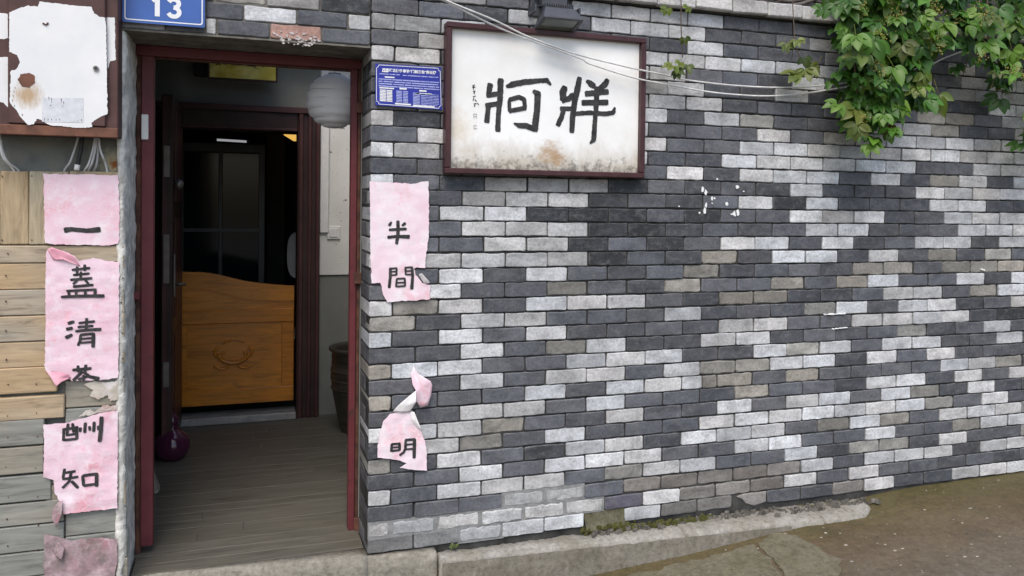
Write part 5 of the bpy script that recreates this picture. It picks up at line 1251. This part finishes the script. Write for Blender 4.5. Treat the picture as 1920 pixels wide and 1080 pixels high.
def vine(name, label, stems, spacing, size, group, olive=0.0, inner=0.0, ycov=(-.10, -.24), flowers=0):
    base = W(*stems[0][0], 0.0)
    v = thing(name, label, 'creeper', (base.x, 0.08, 2.62), group); filler = MB(); fl2 = MB()
    for st in stems:
        P = []
        for i, (x, y) in enumerate(st):
            Y = -0.075 if i else -0.03
            P.append(W(x, y, Y - 0.05 * min(i, 2) + random.uniform(-.01, .01)))
        top = P[0]; P = [Vector((top.x + .03, 0.16, max(top.z, 2.66) + .04)), Vector((top.x + .01, 0.04, max(top.z, 2.66) + 0.02))] + P
        sp_ = smooth_path(P, 10)
        obj('stem', MB().tube(sp_, [.0085 - .0062 * i / len(sp_) for i in range(len(sp_))], 6), M['greenstem'], v, True)
        acc = 0.0
        for a, b in zip(sp_[8:], sp_[9:]):
            acc += (b - a).length
            while acc > spacing:
                acc -= spacing; c = b + Vector((random.gauss(0, .05), -random.uniform(0.0, ycov[0] - ycov[1]), random.gauss(0.0, .035)))
                put_leaf(v, c, size * random.uniform(.5, 1.22), random.random() < olive)
                for _ in range(int(inner) + (random.random() < inner % 1)):
                    q = b + Vector((random.gauss(0, .055), random.uniform(-0.04, 0.06), random.gauss(0, .045)))
                    q.y = min(q.y, -0.03 if q.z < 2.66 else .1)
                    mm = random.choice(LV); mt = leaf_matrix(q, size * random.uniform(.6, 1.0)); o0 = len(filler.v)
                    filler.v += [tuple(mt @ w_.co) for w_ in mm.vertices]; filler.f += [tuple(o0 + i for i in f.vertices) for f in mm.polygons]
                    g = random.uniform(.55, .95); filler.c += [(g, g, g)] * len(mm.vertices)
        for _ in range(flowers):
            c = random.choice(sp_[10:]) + Vector((random.gauss(0, .05), random.uniform(-.17, -.06), random.gauss(0, .03)))
            for _ in range(26):
                d = Vector((random.gauss(0, .022), random.gauss(0, .015), random.gauss(0, .018))); r = random.uniform(.003, .006); e = c + d
                fl2.add([e + Vector(k_) * r for k_ in ((1, 0, 0), (-1, 0, 0), (0, 1, 0), (0, -1, 0), (0, 0, 1), (0, 0, -1))], [(0, 2, 4), (2, 1, 4), (1, 3, 4), (3, 0, 4), (2, 0, 5), (1, 2, 5), (3, 1, 5), (0, 3, 5)])
    if filler.v: stuff(obj('inner_foliage', filler, M['leaf'], v, True, False))
    if fl2.v: stuff(obj('flower_clusters', fl2, M['flower'], v))
    return v
GRP = 'creeper plants hanging over the wall'
vine('creeper_vine', 'dense green creeper hanging in a pointed mass down the brick wall', [[(1606, -40), (1612, 60), (1620, 150), (1626, 255)], [(1655, -40), (1662, 50), (1682, 110), (1722, 178)], [(1730, -40), (1732, 30), (1726, 90)], [(1582, -30), (1596, 50), (1602, 120), (1606, 190), (1588, 236)], [(1708, -40), (1704, 40), (1690, 100), (1655, 180), (1640, 245)], [(1632, -40), (1640, 90), (1650, 200)], [(1690, -40), (1692, 30), (1700, 90), (1690, 140)]], 0.040, 0.92, GRP, 0.12, 1.8, flowers=3)
vine('creeper_vine', 'looser leafy creeper arching along the wall top right of the dense one', [[(1790, -40), (1796, 10), (1820, 80), (1806, 140)], [(1850, -40), (1852, 60), (1872, 120), (1858, 165)], [(1905, -40), (1900, 50), (1892, 110), (1880, 150)], [(1745, -40), (1762, 0), (1790, 30), (1840, 50)], [(1880, -40), (1890, 20), (1915, 70)]], 0.048, 0.92, GRP, 0.15, 1.1, flowers=2)
vine('creeper_vine', 'creeper strand trailing low down the wall beyond the loose creeper', [[(1960, -40), (1952, 60), (1935, 150), (1925, 220), (1918, 280)], [(1990, -40), (1985, 80), (1975, 200), (1950, 290)], [(2050, -40), (2045, 100), (2030, 240)], [(2140, -40), (2130, 120), (2110, 260)], [(2250, -40), (2240, 110)]], 0.06, 0.95, GRP, 0.3, 0.6, flowers=1)
def shoot(label, stem, spots, smat='greenstem'):
    P = [W(x, y, -.085) for x, y in stem]; P = [Vector((P[0].x + .01, .06, 2.65)), Vector((P[0].x, -.03, 2.64))] + P
    v = thing('creeper_shoot', label, 'creeper', (P[0].x, .06, 2.62), 'thin creeper shoots dangling over the wall')
    obj('stem', MB().tube(smooth_path(P, 8), .0026, 6), M[smat], v, True)
    for x, y, s in spots: put_leaf(v, W(x, y, -.10 - random.uniform(0, .03)), s, True)
shoot('single thin creeper shoot dangling beside the sign', [(1276, -10), (1277, 50), (1280, 108)], [(1252, 14, .42), (1290, 12, .42), (1284, 70, .32), (1262, 122, .5), (1276, 116, .42), (1290, 120, .55), (1270, 132, .45)])
shoot('thin creeper shoot with larger leaves dangling near the dense creeper', [(1484, -10), (1488, 40), (1492, 85), (1508, 125)], [(1474, 80, .55), (1494, 74, .5), (1508, 106, .65), (1510, 128, 1.0), (1534, 122, .85), (1496, 140, .8)])
# woody stems lying on the wall top
for i, (pts, lab) in enumerate([([(1425, 3), (1460, 10), (1500, 8), (1540, -6), (1580, -20)], 'bare grey woody stem looping along the wall top'), ([(1430, -12), (1470, 2), (1520, 0), (1560, 14), (1600, 12)], 'bare grey woody stem drooping into the dense creeper')]):
    P = [W(x, y, 0.16 + .05 * i) for x, y in pts]
    tag(obj('woody_stem', MB().tube(smooth_path(P, 8), .011, 7), M['stem'], None, True), lab, 'stem')
# a tiny weed in the joint by the doorstep
wd_ = thing('weed', 'tiny yellow-green weed in the joint by the doorstep', 'weed', W(848, 1026, -.01))
for i in range(6):
    o = put_leaf(wd_, W(846 + 2.2 * i, 1024 - (i % 3) * 2, -.02), .13, True)
